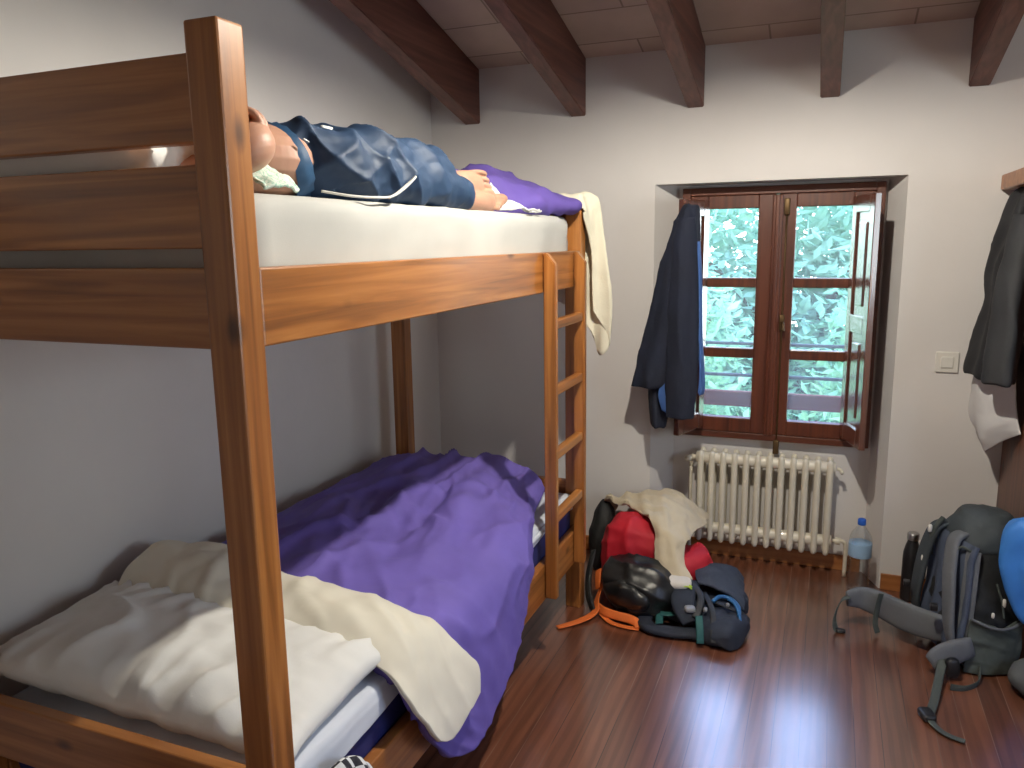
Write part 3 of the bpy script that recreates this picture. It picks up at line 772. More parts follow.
# towel over the foot end
def tw(p, n, u, v): return n * ((.001 + .006 * v) * math.sin(u * 24 + 2 * v) + .006 * folds(p, (1, 0, .05), 60, 1.5) + .004 * fb(p, 14, 3))
rows = [[(-.22, 1.926, 1.63), (-.14, 1.926, 1.64), (-.06, 1.925, 1.65), (-.005, 1.926, 1.655), (.014, 1.932, 1.65), (.016, 1.936, 1.635)],
        [(-.22, 1.94, 1.695), (-.14, 1.94, 1.70), (-.06, 1.94, 1.704), (-.004, 1.942, 1.702), (.016, 1.948, 1.66), (.017, 1.952, 1.59)],
        [(-.22, 1.98, 1.698), (-.14, 1.98, 1.704), (-.06, 1.98, 1.71), (.0, 1.98, 1.706), (.018, 1.985, 1.64), (.020, 1.988, 1.54)],
        [(-.22, 2.02, 1.69), (-.14, 2.022, 1.70), (-.06, 2.025, 1.70), (.015, 2.025, 1.705), (.045, 2.018, 1.68), (.022, 2.004, 1.50)],
        [(-.22, 2.032, 1.58), (-.13, 2.034, 1.58), (-.05, 2.036, 1.58), (.02, 2.040, 1.58), (.062, 2.032, 1.56), (.024, 2.010, 1.44)],
        [(-.21, 2.036, 1.44), (-.12, 2.038, 1.43), (-.04, 2.042, 1.43), (.03, 2.046, 1.43), (.078, 2.034, 1.42), (.024, 2.012, 1.37)],
        [(-.18, 2.038, 1.34), (-.10, 2.042, 1.31), (-.03, 2.045, 1.29), (.04, 2.048, 1.27), (.092, 2.036, 1.28), (.026, 2.014, 1.30)],
        [(-.14, 2.04, 1.30), (-.07, 2.044, 1.25), (0, 2.048, 1.18), (.05, 2.052, 1.07), (.088, 2.042, 1.13), (.030, 2.016, 1.25)]]
bm = bmesh.new(); loft(bm, rows, 50, 60, False, disp=tw, thick=.007)
tag(obj('towel', bm, TOWEL), 'cream towel draped over the foot end of the top bunk', 'towel')
# checked shirt over the near end of the lower side rail
rows = []
for k in range(7):
    y = .085 + k * .032; a = math.sin(math.pi * (k + .4) / 6.8); q = .1 * k / 6
    rows.append([(-.030, y, .372), (-.012, y, .385 + .05 * a - q * .2), (.010, y, .43 + .065 * a - q * .3), (.034, y, .41 + .05 * a - q * .3), (.045, y, .32), (.05, y, .25), (.052, y, .16)])
bm = bmesh.new(); loft(bm, rows, 44, 30, False, uv=True, thick=.006, disp=lambda p, n, u, v: V((.7, 0, .5)) * abs(.012 * math.sin(60 * p.y) + .010 * fb(p, 12, 3)))
chk = thing('shirt', (0, .18, .16), 'black and white checked shirt hung over the near end of the lower bed rail', 'shirt')
obj('checked_cloth', bm, CHECK, chk)
rows = [[(-.028, y, .373), (-.010, y, .385), (.012, y, .395 - (y - .24) * .3), (.034, y, .37 - (y - .24) * .3), (.05, y, .32), (.054, y, .25)] for y in (.235, .26, .285, .305)]
bm = bmesh.new(); loft(bm, rows, 30, 16, False, thick=.006, disp=lambda p, n, u, v: V((.7, 0, .5)) * abs(.010 * fb(p, 12, 3)))
obj('sleeve', bm, LIGHTBLUE, chk, label='pale blue inside of the checked shirt')

# ------------------------------------------------------------------ person on the top bunk
per = thing('person', (-.2, .5, 1.622), 'person lying on the top bunk in navy trousers, barefoot, with a dark wristwatch', 'person')
LIMBS = [
 [(-.215, .48, 1.702, (.07, .05)), (-.230, .43, 1.702, (.108, .074)), (-.262, .375, 1.706, (.122, .082)), (-.35, .33, 1.712, (.13, .088)), (-.45, .30, 1.718, (.14, .092)), (-.53, .28, 1.722, (.13, .07)), (-.58, .27, 1.728, (.06, .055)), (-.64, .26, 1.735, (.055, .052))],
 [(-.67, .255, 1.738, (.070, .078)), (-.71, .25, 1.742, (.078, .092)), (-.76, .245, 1.742, (.076, .086))],
 [(-.20, .50, 1.705, .045), (-.185, .60, 1.715, .042), (-.14, .80, 1.720, .036), (-.14, .93, 1.712, .034), (-.138, 1.04, 1.704, .031), (-.130, 1.10, 1.697, (.034, .040)), (-.122, 1.165, 1.696, (.028, .046)), (-.113, 1.215, 1.698, (.020, .044)), (-.109, 1.238, 1.699, (.012, .040))],
 [(-.19, .50, 1.695, .045), (-.14, .60, 1.69, .042), (-.10, .80, 1.680, .036), (-.09, 1.0, 1.664, .032), (-.086, 1.11, 1.656, .030), (-.081, 1.165, 1.652, (.032, .030)), (-.077, 1.225, 1.650, (.026, .030)), (-.073, 1.27, 1.650, (.020, .028)), (-.071, 1.29, 1.650, (.012, .025))],
 [(-.46, .275, 1.705, .055), (-.36, .27, 1.706, .050), (-.25, .26, 1.714, .045), (-.175, .245, 1.724, .042), (-.138, .232, 1.724, .040), (-.122, .212, 1.712, .041), (-.132, .192, 1.696, .039), (-.160, .182, 1.684, .034), (-.20, .178, 1.674, .027), (-.235, .172, 1.668, (.032, .026)), (-.260, .168, 1.666, (.030, .020))],
 [(-.47, .36, 1.755, .052), (-.40, .30, 1.785, .044), (-.31, .235, 1.790, .038), (-.235, .205, 1.780, .026), (-.195, .210, 1.778, (.034, .018)), (-.165, .222, 1.774, (.036, .014))]]
body = bmesh.new()
LIMBS[3] = [(x - .022 * min(1, max(0, (y - .5) / .2)), y, z, r) for x, y, z, r in LIMBS[3]]
for l_ in LIMBS: limb(body, l_)
def digits(lst):
    bmx = bmesh.new()
    for pts, r in lst: tube(bmx, pts, r, 8, 9)
    return bmx
bmj = bmesh.new()
dig = []
# left hand: four fingers curling over the hip, thumb off the side of the palm
for k, (o, ln) in enumerate(((-.024, .9), (-.008, 1.0), (.008, .95), (.024, .75))):
    b = V((-.160, .224, 1.775)) + V((-.45, .75, 0)).normalized() * o
    f = V((.80, .48, 0)).normalized()
    dig.append(([b - f * .02, b + f * .022 * ln + V((0, 0, .004)), b + f * .042 * ln + V((0, 0, -.008)), b + f * .050 * ln + V((0, 0, -.026)), b + f * .046 * ln + V((0, 0, -.036))], [.0085, .0088, .0082, .0075, .0055]))
dig.append(([V((-.195, .195, 1.773)), V((-.175, .184, 1.768)), V((-.155, .186, 1.758)), V((-.145, .192, 1.750))], [.011, .010, .0085, .006]))
for k, (o, ln) in enumerate(((-.022, .9), (-.008, 1.0), (.007, .95), (.021, .8))):
    b = V((-.255, .168, 1.666)) + V((0, 0, 1)) * o; f = V((-.9, -.2, .0)).normalized()
    dig.append(([b - f * .015, b + f * .03 * ln, b + f * .055 * ln + V((.006, .006, 0)), b + f * .068 * ln + V((.016, .014, 0))], [.0085, .0085, .008, .006]))
dig.append(([V((-.225, .178, 1.685)), V((-.245, .165, 1.70)), V((-.272, .16, 1.703))], [.011, .010, .007]))
# toes, big toe lowest on the upper foot and highest on the lower foot
for k in range(5):
    t = k / 4
    z = 1.664 + .072 * t; y = 1.258 - .050 * t ** 1.2; r = .0125 - .0053 * min(1, t * 2); ln = .060 - .020 * t
    dig.append(([V((-.118, y - .04, z)), V((-.103, y - .008, z + .003)), V((-.094, y + ln * .45, z + .001)), V((-.092, y + ln * .8, z - .004))], [r * .9, r, r * 1.08, r * .72]))
for k in range(5):
    t = k / 4
    z = 1.666 - .032 * t; y = 1.322 - .050 * t ** 1.3; r = .0140 - .0065 * min(1, t * 2); ln = .055 - .022 * t
    dig.append(([V((-.096, y - .045, z)), V((-.088 + .006 * t, y - .005, z + .001)), V((-.082 + .006 * t, y + ln * .45, z)), V((-.082 + .006 * t, y + ln * .8, z - .003))], [r * .9, r, r * 1.1, r * .72]))
d2 = digits(dig); tmp = bpy.data.meshes.new('t'); bmesh.ops.recalc_face_normals(d2, faces=d2.faces); d2.to_mesh(tmp); d2.free(); body.from_mesh(tmp); bpy.data.meshes.remove(tmp)
# face: nose, ears and lips grow out of the head
def facebits(bmx):
    c = V((-.735, .243, 1.745))
    blob(bmx, c + V((.005, -.002, .088)), (.022, .012, .016), 2, (0, 0, .1), 12, 10)
    for s in (-1, 1): blob(bmx, c + V((.0, s * .082, .0)), (.022, .010, .028), 2, (0, 0, 0), 12, 10)
    blob(bmx, c + V((.045, 0, .074)), (.008, .022, .010), 2, (0, 0, 0), 12, 10)
    return bmx
fbm_ = facebits(bmesh.new()); fbm_.to_mesh(tmp := bpy.data.meshes.new('t')); fbm_.free(); body.from_mesh(tmp); bpy.data.meshes.remove(tmp)
# fuse everything into one continuous skin
body = fuse(body, .0028, 1)
bobj = obj('body', body, SKIN, per)
# eyes
bm = bmesh.new()
for s in (-1, 1): blob(bm, (-.748, .243 + s * .032, 1.815), (.011, .014, .009), 2, (0, 0, 0), 14, 10)
pieces('eye', bm, plain('closed_lids', (.45, .24, .17), .5), per)
bm = bmesh.new(); blob(bm, (-.765, .242, 1.735), (.088, .092, .088), 2.2, (0, 0, 0), 40, 24, disp=lambda p: .008 * fb(p, 30, 3) - (.05 if (p.z > 1.775 and p.x > -.80) else 0))
obj('hair', bm, HAIR, per)
# shirt over the chest, riding up from the waist
sh = fuse(limb(bmesh.new(), [(-.36, .335, 1.712, (.138, .096)), (-.40, .315, 1.716, (.145, .10)), (-.47, .295, 1.72, (.150, .102)), (-.535, .278, 1.724, (.12, .08))]), .008, 2)
for v in sh.verts:
    v.co += v.normal * (.006 * fb(v.co, 14, 3)); v.co.z = max(v.co.z, 1.624)
obj('shirt', sh, MINT, per)
rows = [[(-.20, .30, 1.70), (-.15, .30, 1.672), (-.10, .29, 1.650), (-.075, .28, 1.628)], [(-.22, .26, 1.70), (-.16, .25, 1.675), (-.10, .24, 1.655), (-.065, .235, 1.628)], [(-.26, .20, 1.69), (-.18, .19, 1.67), (-.11, .18, 1.65), (-.07, .175, 1.628)]]
bm = bmesh.new(); loft(bm, rows, 26, 22, False, thick=.006, disp=lambda p, n, u, v: V((.3, 0, 1)) * abs(.012 * fb(p, 22, 3)))
obj('shirt_hem', bm, MINT, per, label='mint green printed shirt hem lying on the mattress')
# trousers
tr = bmesh.new()
limb(tr, [(-.240, .436, 1.706, (.112, .076)), (-.225, .49, 1.704, (.120, .082)), (-.20, .53, 1.704, (.120, .085)), (-.19, .60, 1.706, (.105, .082))])
limb(tr, [(-.20, .54, 1.712, (.085, .078)), (-.165, .66, 1.720, (.078, .074)), (-.14, .80, 1.724, .068), (-.142, .88, 1.722, .064), (-.142, .93, 1.720, .065), (-.142, .965, 1.720, .066)])
limb(tr, [(-.165, .54, 1.690, (.080, .068)), (-.140, .67, 1.690, .066), (-.114, .83, 1.684, .060), (-.108, .96, 1.672, .052), (-.105, 1.03, 1.668, .047), (-.104, 1.055, 1.668, .045)])
tr = fuse(tr, .006, 3)
def trfold(v):
    p = v.co
    a = max(0, 1 - (p.y - .35) / .45)
    d = .007 * fb(p, 9, 4) + (.002 + .006 * a) * math.sin(26 * (p.y * .9 + p.z * .9 - p.x * .4) + 4 * fb(p, 4, 2)) + .005 * (1 - a) * math.sin(30 * p.y + 18 * p.z + 5 * fb(p, 5, 2)) + .016 * folds(p, (.2, .8, .7), 30, 3, 2, 4, .4) + .012 * folds(p, (.3, .5, -1), 36, 3, 2, 4, 2.4) + .002
    # gather between hip and knee, and a loose hem
    return d
for v in tr.verts:
    v.co += v.normal * trfold(v); v.co.z = max(v.co.z, 1.6235); v.co.x = min(v.co.x, -.046)
trs = obj('trousers', tr, NAVY, per)
bm = bmesh.new()
tube(bm, [(-.105, .40, 1.640), (-.055, .44, 1.630), (-.032, .50, 1.629), (-.028, .56, 1.634), (-.020, .60, 1.652), (-.012, .635, 1.676), (-.014, .645, 1.682), (-.022, .63, 1.668), (-.030, .585, 1.642), (-.028, .545, 1.630)], .0028, 8, 80)
obj('drawstring', bm, CORDW, trs, label='white drawstring cord')
bm = bmesh.new(); blob(bm, (-.17, .53, 1.786), (.008, .026, .006), 3, (0, .3, 0), 14, 8)
obj('pocket_tag', bm, CORDW, trs, label='small white tag at the trouser pocket')
bm = bmesh.new(); tube(bm, [(-.122, .372, 1.744), (-.116, .382, 1.738)], .0022, 8); obj('pocket_zip', bm, STEEL, trs)
# waistband
bm = bmesh.new(); rows = []
d = V((-.033, -.072, -.030)).normalized(); a1 = d.cross(V((0, 0, 1))).normalized()
for t, k in ((0, 1.03), (.02, 1.045), (.042, 1.0)):
    c = V((-.226, .440, 1.706)) + d * t
    rows.append([c + a1 * math.cos(w) * .112 * k + d.cross(a1) * math.sin(w) * .086 * k for w in [2 * math.pi * i / 16 for i in range(16)]])
loft(bm, rows, 40, 8, True, False, lambda p, n, u, v: n * (.003 * math.sin(u * 120)))
for v in bm.verts: v.co.z = max(v.co.z, 1.6235)
obj('waistband', bm, NAVYL, trs, label='lighter blue waistband')
# watch
bm = bmesh.new(); c = V((-.150, .186, 1.688)); ax = V((-.90, -.25, -.36)).normalized(); p1 = ax.cross(V((0, 0, 1))).normalized(); p2 = ax.cross(p1)
rows = [[c + ax * s + (p1 * math.cos(w) + p2 * math.sin(w)) * .0405 for w in [2 * math.pi * i / 20 for i in range(20)]] for s in (-.011, -.004, .004, .011)]
loft(bm, rows, 32, 6, True, False, lambda p, n, u, v: n * 0)
wat = obj('wristwatch', bm, DARKP, per)
bm = bmesh.new(); q = c + V((.034, -.014, .016)); blob(bm, q, (.009, .018, .017), 3.5, (0, -.4, -.4), 20, 12); obj('watch_case', bm, DARKP, wat)

# ------------------------------------------------------------------ radiator
rad = thing('radiator', (.65, 2.66, .10), 'cream cast-iron column radiator in the niche under the window', 'radiator')
X0, X1, NS = .385, .953, 12
for k in range(NS):
    x = X0 + (X1 - X0) * k / (NS - 1); bm = bmesh.new()
    for y, zb, zt in ((2.622, .118, .528), (2.692, .118, .528)):
        rows = []
        for z, f in ((zb - .014, .35), (zb - .008, .75), (zb + .01, 1), (zb + .06, 1), (zt - .05, 1), (zt - .005, 1), (zt + .014, .75), (zt + .02, .35)):
            rows.append([(x + .0152 * f * math.cos(w), y + .0175 * f * math.sin(w), z) for w in [2 * math.pi * i / 10 for i in range(10)]])
        loft(bm, rows, 14, 22)
    for z in (.168, .512):
        rows = [[(x + .0155 * math.cos(w), y, z + .027 * math.sin(w)) for w in [2 * math.pi * i / 10 for i in range(10)]] for y in (2.622, 2.645, 2.67, 2.692)]
        loft(bm, rows, 12, 6)
    obj('section', bm, RADM, rad)
bm = bmesh.new()
for z in (.168, .512): tube(bm, [(X0 - .022, 2.640, z), (X1 + .022, 2.640, z)], .027, 16, 6)
pieces('hub', bm, RADM, rad)
bm = bmesh.new(); tube(bm, [(X0 - .028, 2.657, .505), (X0 - .055, 2.657, .505)], .013, 10, 4); tube(bm, [(X0 - .05, 2.657, .505), (X0 - .05, 2.657, .46)], .010, 10, 4); tube(bm, [(X0 - .05, 2.657, .50), (X0 - .062, 2.62, .505)], .016, 12, 5)
tube(bm, [(X0 - .05, 2.657, .46), (X0 - .05, 2.66, .3), (X0 - .05, 2.67, .0)], .008, 8, 8)
pieces('valve', bm, RADM, rad)
bm = bmesh.new(); tube(bm, [(X1 + .028, 2.657, .165), (X1 + .075, 2.657, .165), (X1 + .085, 2.66, .12), (X1 + .085, 2.66, 0)], .009, 10, 12); tube(bm, [(X1 + .04, 2.657, .165), (X1 + .06, 2.657, .165)], .016, 12, 4); tube(bm, [(X1 + .028, 2.657, .505), (X1 + .045, 2.657, .500), (X1 + .05, 2.64, .49)], .008, 10, 6)
pieces('valve', bm, RADM, rad)

# light switch
sw = thing('light_switch', (1.369, BY, .976), 'white square light switch on the wall right of the window', 'light switch')
bm = bmesh.new(); bx(bm, 1.326, 1.412, BY - .009, BY, .976, 1.062, .004); obj('plate', bm, WPLAST, sw, False)
bm = bmesh.new(); bx(bm, 1.346, 1.392, BY - .014, BY - .008, .996, 1.042, .003); obj('rocker', bm, WPLAST, sw, False)

# ------------------------------------------------------------------ wardrobe at the right edge
wd = thing('wardrobe', (2.0, 2.31, 0), 'dark red-brown wooden wardrobe at the right edge of the room', 'wardrobe')
box('carcass', 1.592, 2.42, 2.07, 2.575, .06, 1.70, WARD['z'], wd, .004)
box('plinth', 1.605, 2.41, 2.085, 2.57, 0, .06, WARD['x'], wd, .003)
bm = bmesh.new(); bx(bm, 1.50, 2.45, 2.03, 2.575, 1.70, 1.758, .006); obj('cornice', bm, SKIRT['x'], wd, False)
for a, b in ((1.60, 2.003), (2.009, 2.412)):
    bm = bmesh.new(); bx(bm, a, b, 2.048, 2.068, .075, 1.685, .003); bx(bm, a + .07, b - .07, 2.043, 2.05, .17, .82, .004); bx(bm, a + .07, b - .07, 2.043, 2.05, .92, 1.60, .004)
    dr = obj('door', bm, WARD['z'], wd, False)
    bm = bmesh.new(); kx = b - .03 if a < 1.7 else a + .03; blob(bm, (kx, 2.036, .98), (.014, .016, .014), 2, (0, 0, 0), 16, 12); obj('knob', bm, BRASS, dr)
bm = bmesh.new()
for y in (2.50, 2.36): tube(bm, [(1.594, y, 1.64), (1.56, y, 1.635), (1.545, y, 1.65), (1.545, y, 1.67)], .005, 8)
pieces('coat_hook', bm, BRASS, wd)

# ------------------------------------------------------------------ hanging clothes
def oval(c, rx, ry, z, n=16, ph=0., tilt=0.): return [(c[0] + rx * math.cos(w), c[1] + ry * math.sin(w), z + tilt * math.cos(w)) for w in [2 * math.pi * i / n + ph for i in range(n)]]
def hangfold(k, amp, ph=0.): return lambda p, n, u, v: n * (amp * min(1, .25 + v * 1.2) * math.sin(2 * math.pi * k * u + ph + 1.5 * fb(p, 3, 2)) + .006 * fb(p, 8, 4) + .010 * folds(p, (1, .6, .15), 34, 2.2, 2, 2.6, ph) - .003)
# navy jacket on the left shutter
jk = thing('jacket', (.27, 2.41, .70), 'navy jacket with bright blue lining hung on the left window shutter', 'jacket')
prof = [(1.672, .315, .372, .022), (1.655, .302, .382, .035), (1.58, .272, .388, .05), (1.45, .232, .390, .06), (1.28, .190, .388, .064), (1.10, .152, .384, .066), (.98, .124, .38, .066), (.905, .106, .36, .062), (.885, .103, .34, .058)]
bm = bmesh.new(); loft(bm, [oval(((a + b) / 2, 2.392), (b - a) / 2, d, z) for z, a, b, d in prof], 72, 60, True, True, hangfold(6, .006))
obj('jacket_body', bm, JNAVY, jk)
prof = [(1.62, .30, .372, .03), (1.5, .285, .385, .036), (1.3, .272, .392, .04), (1.1, .266, .396, .042), (.9, .266, .398, .042), (.78, .272, .392, .04), (.768, .276, .388, .034)]
bm = bmesh.new(); loft(bm, [oval(((a + b) / 2, 2.335), (b - a) / 2, d, z) for z, a, b, d in prof], 48, 50, True, True, hangfold(4, .004, 1))
obj('front_panel', bm, JNAVY, jk)
prof = [(1.1, .17, .25, .04), (.9, .17, .258, .045), (.78, .178, .262, .042), (.715, .183, .262, .038), (.695, .19, .255, .03)]
bm = bmesh.new(); loft(bm, [oval(((a + b) / 2, 2.405), (b - a) / 2, d, z) for z, a, b, d in prof], 40, 34, True, True, hangfold(4, .005, 2))
obj('sleeve', bm, JNAVY, jk)
bm = bmesh.new(); ribbon(bm, [(.388, 2.345, 1.52), (.400, 2.345, 1.35), (.407, 2.345, 1.15), (.413, 2.348, .95), (.408, 2.35, .875)], .028, .010, (.25, 1, 0)); 
loft(bm, [[(.25, 2.345, .92), (.262, 2.342, .92), (.272, 2.34, .92)], [(.232, 2.347, .86), (.252, 2.342, .86), (.272, 2.338, .86)], [(.25, 2.347, .79), (.262, 2.342, .785), (.272, 2.338, .78)]], 10, 14, False, thick=.004)
ribbon(bm, [(.395, 2.36, 1.2), (.412, 2.365, 1.0), (.418, 2.37, .90), (.412, 2.37, .865)], .05, .012, (.2, 1, 0))
obj('lining', bm, JBLUE, jk, label='bright blue lining')
# charcoal garment and white cloth by the wardrobe
cg = thing('jacket', (1.52, 2.4, 1.0), 'charcoal jacket hanging at the right edge beside the wardrobe', 'jacket')
prof = [(1.70, 1.565, 2.40, .025, .05), (1.66, 1.545, 2.40, .035, .09), (1.58, 1.53, 2.40, .045, .11), (1.40, 1.51, 2.40, .055, .12), (1.28, 1.51, 2.40, .052, .12), (1.15, 1.495, 2.40, .065, .13), (1.03, 1.485, 2.40, .075, .14), (1.0, 1.487, 2.40, .072, .135)]
bm = bmesh.new(); loft(bm, [oval((x, y), rx, ry, z) for z, x, y, rx, ry in prof], 64, 60, True, True, hangfold(5, .010))
obj('jacket_body', bm, CHAR, cg)
prof = [(1.60, 1.535, 2.27, .04, .06), (1.4, 1.51, 2.24, .048, .065), (1.2, 1.50, 2.22, .05, .07), (1.03, 1.49, 2.21, .055, .08), (1.0, 1.49, 2.21, .05, .075)]
bm = bmesh.new(); loft(bm, [oval((x, y), rx, ry, z) for z, x, y, rx, ry in prof], 44, 44, True, True, hangfold(4, .006, 1))
obj('sleeve', bm, CHAR2, cg, label='lighter charcoal sleeve')
bm = bmesh.new()
rows = [[(1.56, 2.52, 1.10), (1.50, 2.50, 1.10), (1.47, 2.44, 1.10), (1.49, 2.36, 1.10), (1.55, 2.30, 1.10)],
        [(1.55, 2.53, .98), (1.48, 2.51, .97), (1.45, 2.46, .95), (1.48, 2.36, .95), (1.56, 2.28, .97)],
        [(1.53, 2.53, .88), (1.47, 2.51, .84), (1.455, 2.46, .83), (1.49, 2.36, .83), (1.565, 2.26, .88)],
        [(1.545, 2.52, .84), (1.49, 2.505, .79), (1.478, 2.46, .755), (1.50, 2.37, .78), (1.57, 2.25, .84)],
        [(1.56, 2.51, .80), (1.53, 2.495, .735), (1.515, 2.46, .685), (1.53, 2.38, .735), (1.575, 2.24, .81)]]
loft(bm, rows, 50, 44, False, thick=.006, disp=lambda p, n, u, v: n * (.018 * v * math.sin(13 * u + 2 * v) + .006 * fb(p, 9, 3)))
wc = obj('towel', bm, WCLOTH); tag(wc, 'white cloth hanging below the charcoal jacket', 'towel')
# bright blue jacket hanging in front of the wardrobe
prof = [(.99, 1.80, .03, .022), (.93, 1.79, .08, .035), (.80, 1.79, .10, .05), (.66, 1.77, .13, .055), (.60, 1.76, .155, .06), (.54, 1.715, .205, .06), (.43, 1.695, .20, .06), (.33, 1.70, .18, .055), (.25, 1.70, .145, .05), (.205, 1.695, .10, .04)]
bm = bmesh.new(); loft(bm, [oval((x, 1.975), rx, ry, z) for z, x, rx, ry in prof], 72, 60, True, True, lambda p, n, u, v: n * (.008 * math.sin(2 * math.pi * 7 * u + 2) * v + .008 * fb(p, 7, 3) + .014 * folds(p, (1, .3, .5), 26, 3, 2, 4, .9)))
tag(obj('rain_jacket', bm, BLUEJ), 'bright blue rain jacket hanging at the right edge in front of the wardrobe', 'jacket')
bm = bmesh.new(); blob(bm, (1.70, 1.87, .06), (.155, .11, .066), 2.4, (0, 0, .3), 44, 26, disp=lambda p: .014 * fb(p, 8, 4), flatz=.001)
tag(obj('stuff_sack', bm, GREYSACK), 'grey sack on the floor at the lower right edge', 'bag')

# ------------------------------------------------------------------ bottles
wb = thing('water_bottle', (1.09, 2.505, 0), 'clear plastic water bottle with a blue cap on the floor by the radiator', 'bottle')
r0 = .046; prof = [(.030, .002), (.043, .006), (r0, .018)]
for k in range(7):
    z = .030 + k * .0185; prof += [(r0, z), (r0 - .004, z + .009)]
prof += [(r0, .168), (r0, .255), (.043, .272), (.034, .292), (.020, .312), (.014, .322), (.014, .333)]
obj('bottle_body', lathe(bmesh.new(), prof, (1.09, 2.505, 0), 28), PET, wb)
obj('water', lathe(bmesh.new(), [(.026, .005), (.040, .009), (.0405, .02), (.0405, .158), (.0405, .172), (.002, .1722)], (1.09, 2.505, 0), 24), WATER, wb)
obj('bottle_label', lathe(bmesh.new(), [(.0466, .178), (.0470, .180), (.0470, .240), (.0466, .242)], (1.09, 2.505, 0), 28), LABELB, wb)
obj('bottle_cap', lathe(bmesh.new(), [(.013, .326), (.0165, .326), (.0170, .330), (.0165, .350), (.014, .353), (.002, .353)], (1.09, 2.505, 0), 24), CAPB, wb)
wb.scale = (1, 1, .95)
fl = thing('steel_flask', (1.290, 2.50, 0), 'slim black drinking flask standing behind the grey backpack', 'flask')
obj('flask_body', lathe(bmesh.new(), [(.02, .001), (.033, .003), (.0345, .012), (.0345, .19), (.033, .215), (.026, .245), (.0205, .262), (.0195, .272)], (1.290, 2.50, 0), 28), DARKP, fl)
obj('flask_cap', lathe(bmesh.new(), [(.0200, .270), (.0235, .271), (.0240, .276), (.0238, .296), (.021, .300), (.002, .3005)], (1.290, 2.50, 0), 24), STEEL, fl, label='dark steel screw cap')

# ------------------------------------------------------------------ grey trekking backpack
bp = thing('backpack', (1.43, 2.08, 0), 'large slate grey trekking backpack standing on the floor by the wardrobe', 'backpack')
HN = V((-.93, -.36, 0)).normalized(); LT = V((.36, -.93, 0)).normalized(); P0 = V((1.452, 2.09, 0)); LEAN = V((.030, .10, .515))
def pk(l, h, t): return P0 + LEAN * t + LT * l + HN * h
def prow(t, sl, sd, dh=0.): return [pk(.150 * sl * math.copysign(abs(math.cos(w)) ** .7, math.cos(w)), dh + .115 * sd * math.copysign(abs(math.sin(w)) ** .75, math.sin(w)), t) for w in [2 * math.pi * i / 24 for i in range(24)]]
bm = bmesh.new()
loft(bm, [prow(.0, .70, .62), prow(.02, .88, .85), prow(.10, .98, 1), prow(.3, 1.0, 1.04), prow(.5, .94, 1.03), prow(.7, .85, .96), prow(.85, .72, .86), prow(.93, .55, .7), prow(.96, .3, .4)], 64, 56, True, True,
     lambda p, n, u, v: n * (.010 * fb(p, 9, 3) + .010 * folds(p, (.3, .3, 1), 32, 3, 2, 4, .8)))
obj('pack_body', bm, BLACKM, bp)
bm = bmesh.new()
loft(bm, [prow(.78, .78, .92, .0), prow(.82, .84, 1.02, -.002), prow(.91, .78, .94, -.004), prow(.98, .60, .76, -.004), prow(1.02, .45, .55, -.004), prow(1.03, .15, .2, -.004)], 56, 30, True, True, lambda p, n, u, v: n * (.009 * fb(p, 12, 4)))
obj('lid', bm, SLATE, bp)
bm = bmesh.new()      # padded back panel
rows = [[pk(l, .112 + .012 * math.cos(l * 12) + b, t) for l in (-.13, -.10, -.05, 0, .05, .10, .13)] for t, b in ((.06, -.01), (.15, .01), (.3, .006), (.5, 0), (.68, .004), (.8, .0), (.86, -.012))]
loft(bm, rows, 40, 40, False, thick=.02, disp=lambda p, n, u, v: n * (.006 * math.sin(u * 19) + .004 * fb(p, 12, 3)))
obj('back_panel', bm, STEELB, bp, label='steel blue mesh back panel')
for s in (-1, 1):
    bm = bmesh.new()
    ribbon(bm, [pk(s * .055, .09, .90), pk(s * .065, .135, .86), pk(s * .085, .152, .70), pk(s * .105, .155, .50), pk(s * .120, .150, .30), pk(s * .125, .13, .15)], [.05, .062, .068, .066, .05, .03], .024, LT)
    st = obj('shoulder_strap', bm, GREYPAD if s > 0 else SLATE, bp, label='grey padded shoulder strap' if s > 0 else None)
    bm = bmesh.new(); ribbon(bm, [pk(s * .12, .150, .22), pk(s * .135, .120, .10), pk(s * .14, .09, .05)], .02, .004, LT); bx(bm, *[c for a in zip(pk(s * .1, .2, .42) - V((.012, .012, .012)), pk(s * .1, .2, .42) + V((.012, .012, .012))) for c in a], .003)
    pieces('webbing', bm, DARKP, st)
bm = bmesh.new()      # steel-blue side wing stiffener seen between strap and side
rows = [[pk(.128 + a, .075 + b, t) for a, b in ((-.016, .042), (-.004, .034), (.008, .020), (.014, .004))] for t in (.08, .2, .4, .6, .75, .82)]
loft(bm, rows, 12, 30, False, thick=.008, disp=lambda p, n, u, v: n * .003 * fb(p, 15, 3)); obj('side_wing', bm, GREYPAD, bp, label='pale grey edge beside the back panel')
bm = bmesh.new()      # stretch pocket on the side facing the room
rows = [[pk(.148 + .022 * math.sin(math.pi * k / 6), .095 - .19 * k / 6, t - (.05 * math.sin(math.pi * k / 6) if t > .3 else 0)) for k in range(7)] for t in (.015, .08, .18, .28, .38)]
loft(bm, rows, 36, 30, False, thick=.012, disp=lambda p, n, u, v: n * (.014 * folds(p, (.4, .6, .8), 46, 2.6, 1.8, 5, .5) + .006 * fb(p, 14, 3))); obj('side_pocket', bm, SLATEG, bp, label='green-grey stretch side pocket')
bm = bmesh.new(); tube(bm, [pk(.160 + .022 * math.sin(math.pi * k / 6), .095 - .19 * k / 6, .385 - .05 * math.sin(math.pi * k / 6)) for k in range(7)], .005, 8); obj('pocket_hem', bm, GREYPAD, bp)
bm = bmesh.new()      # hip belt wing lying out to the left
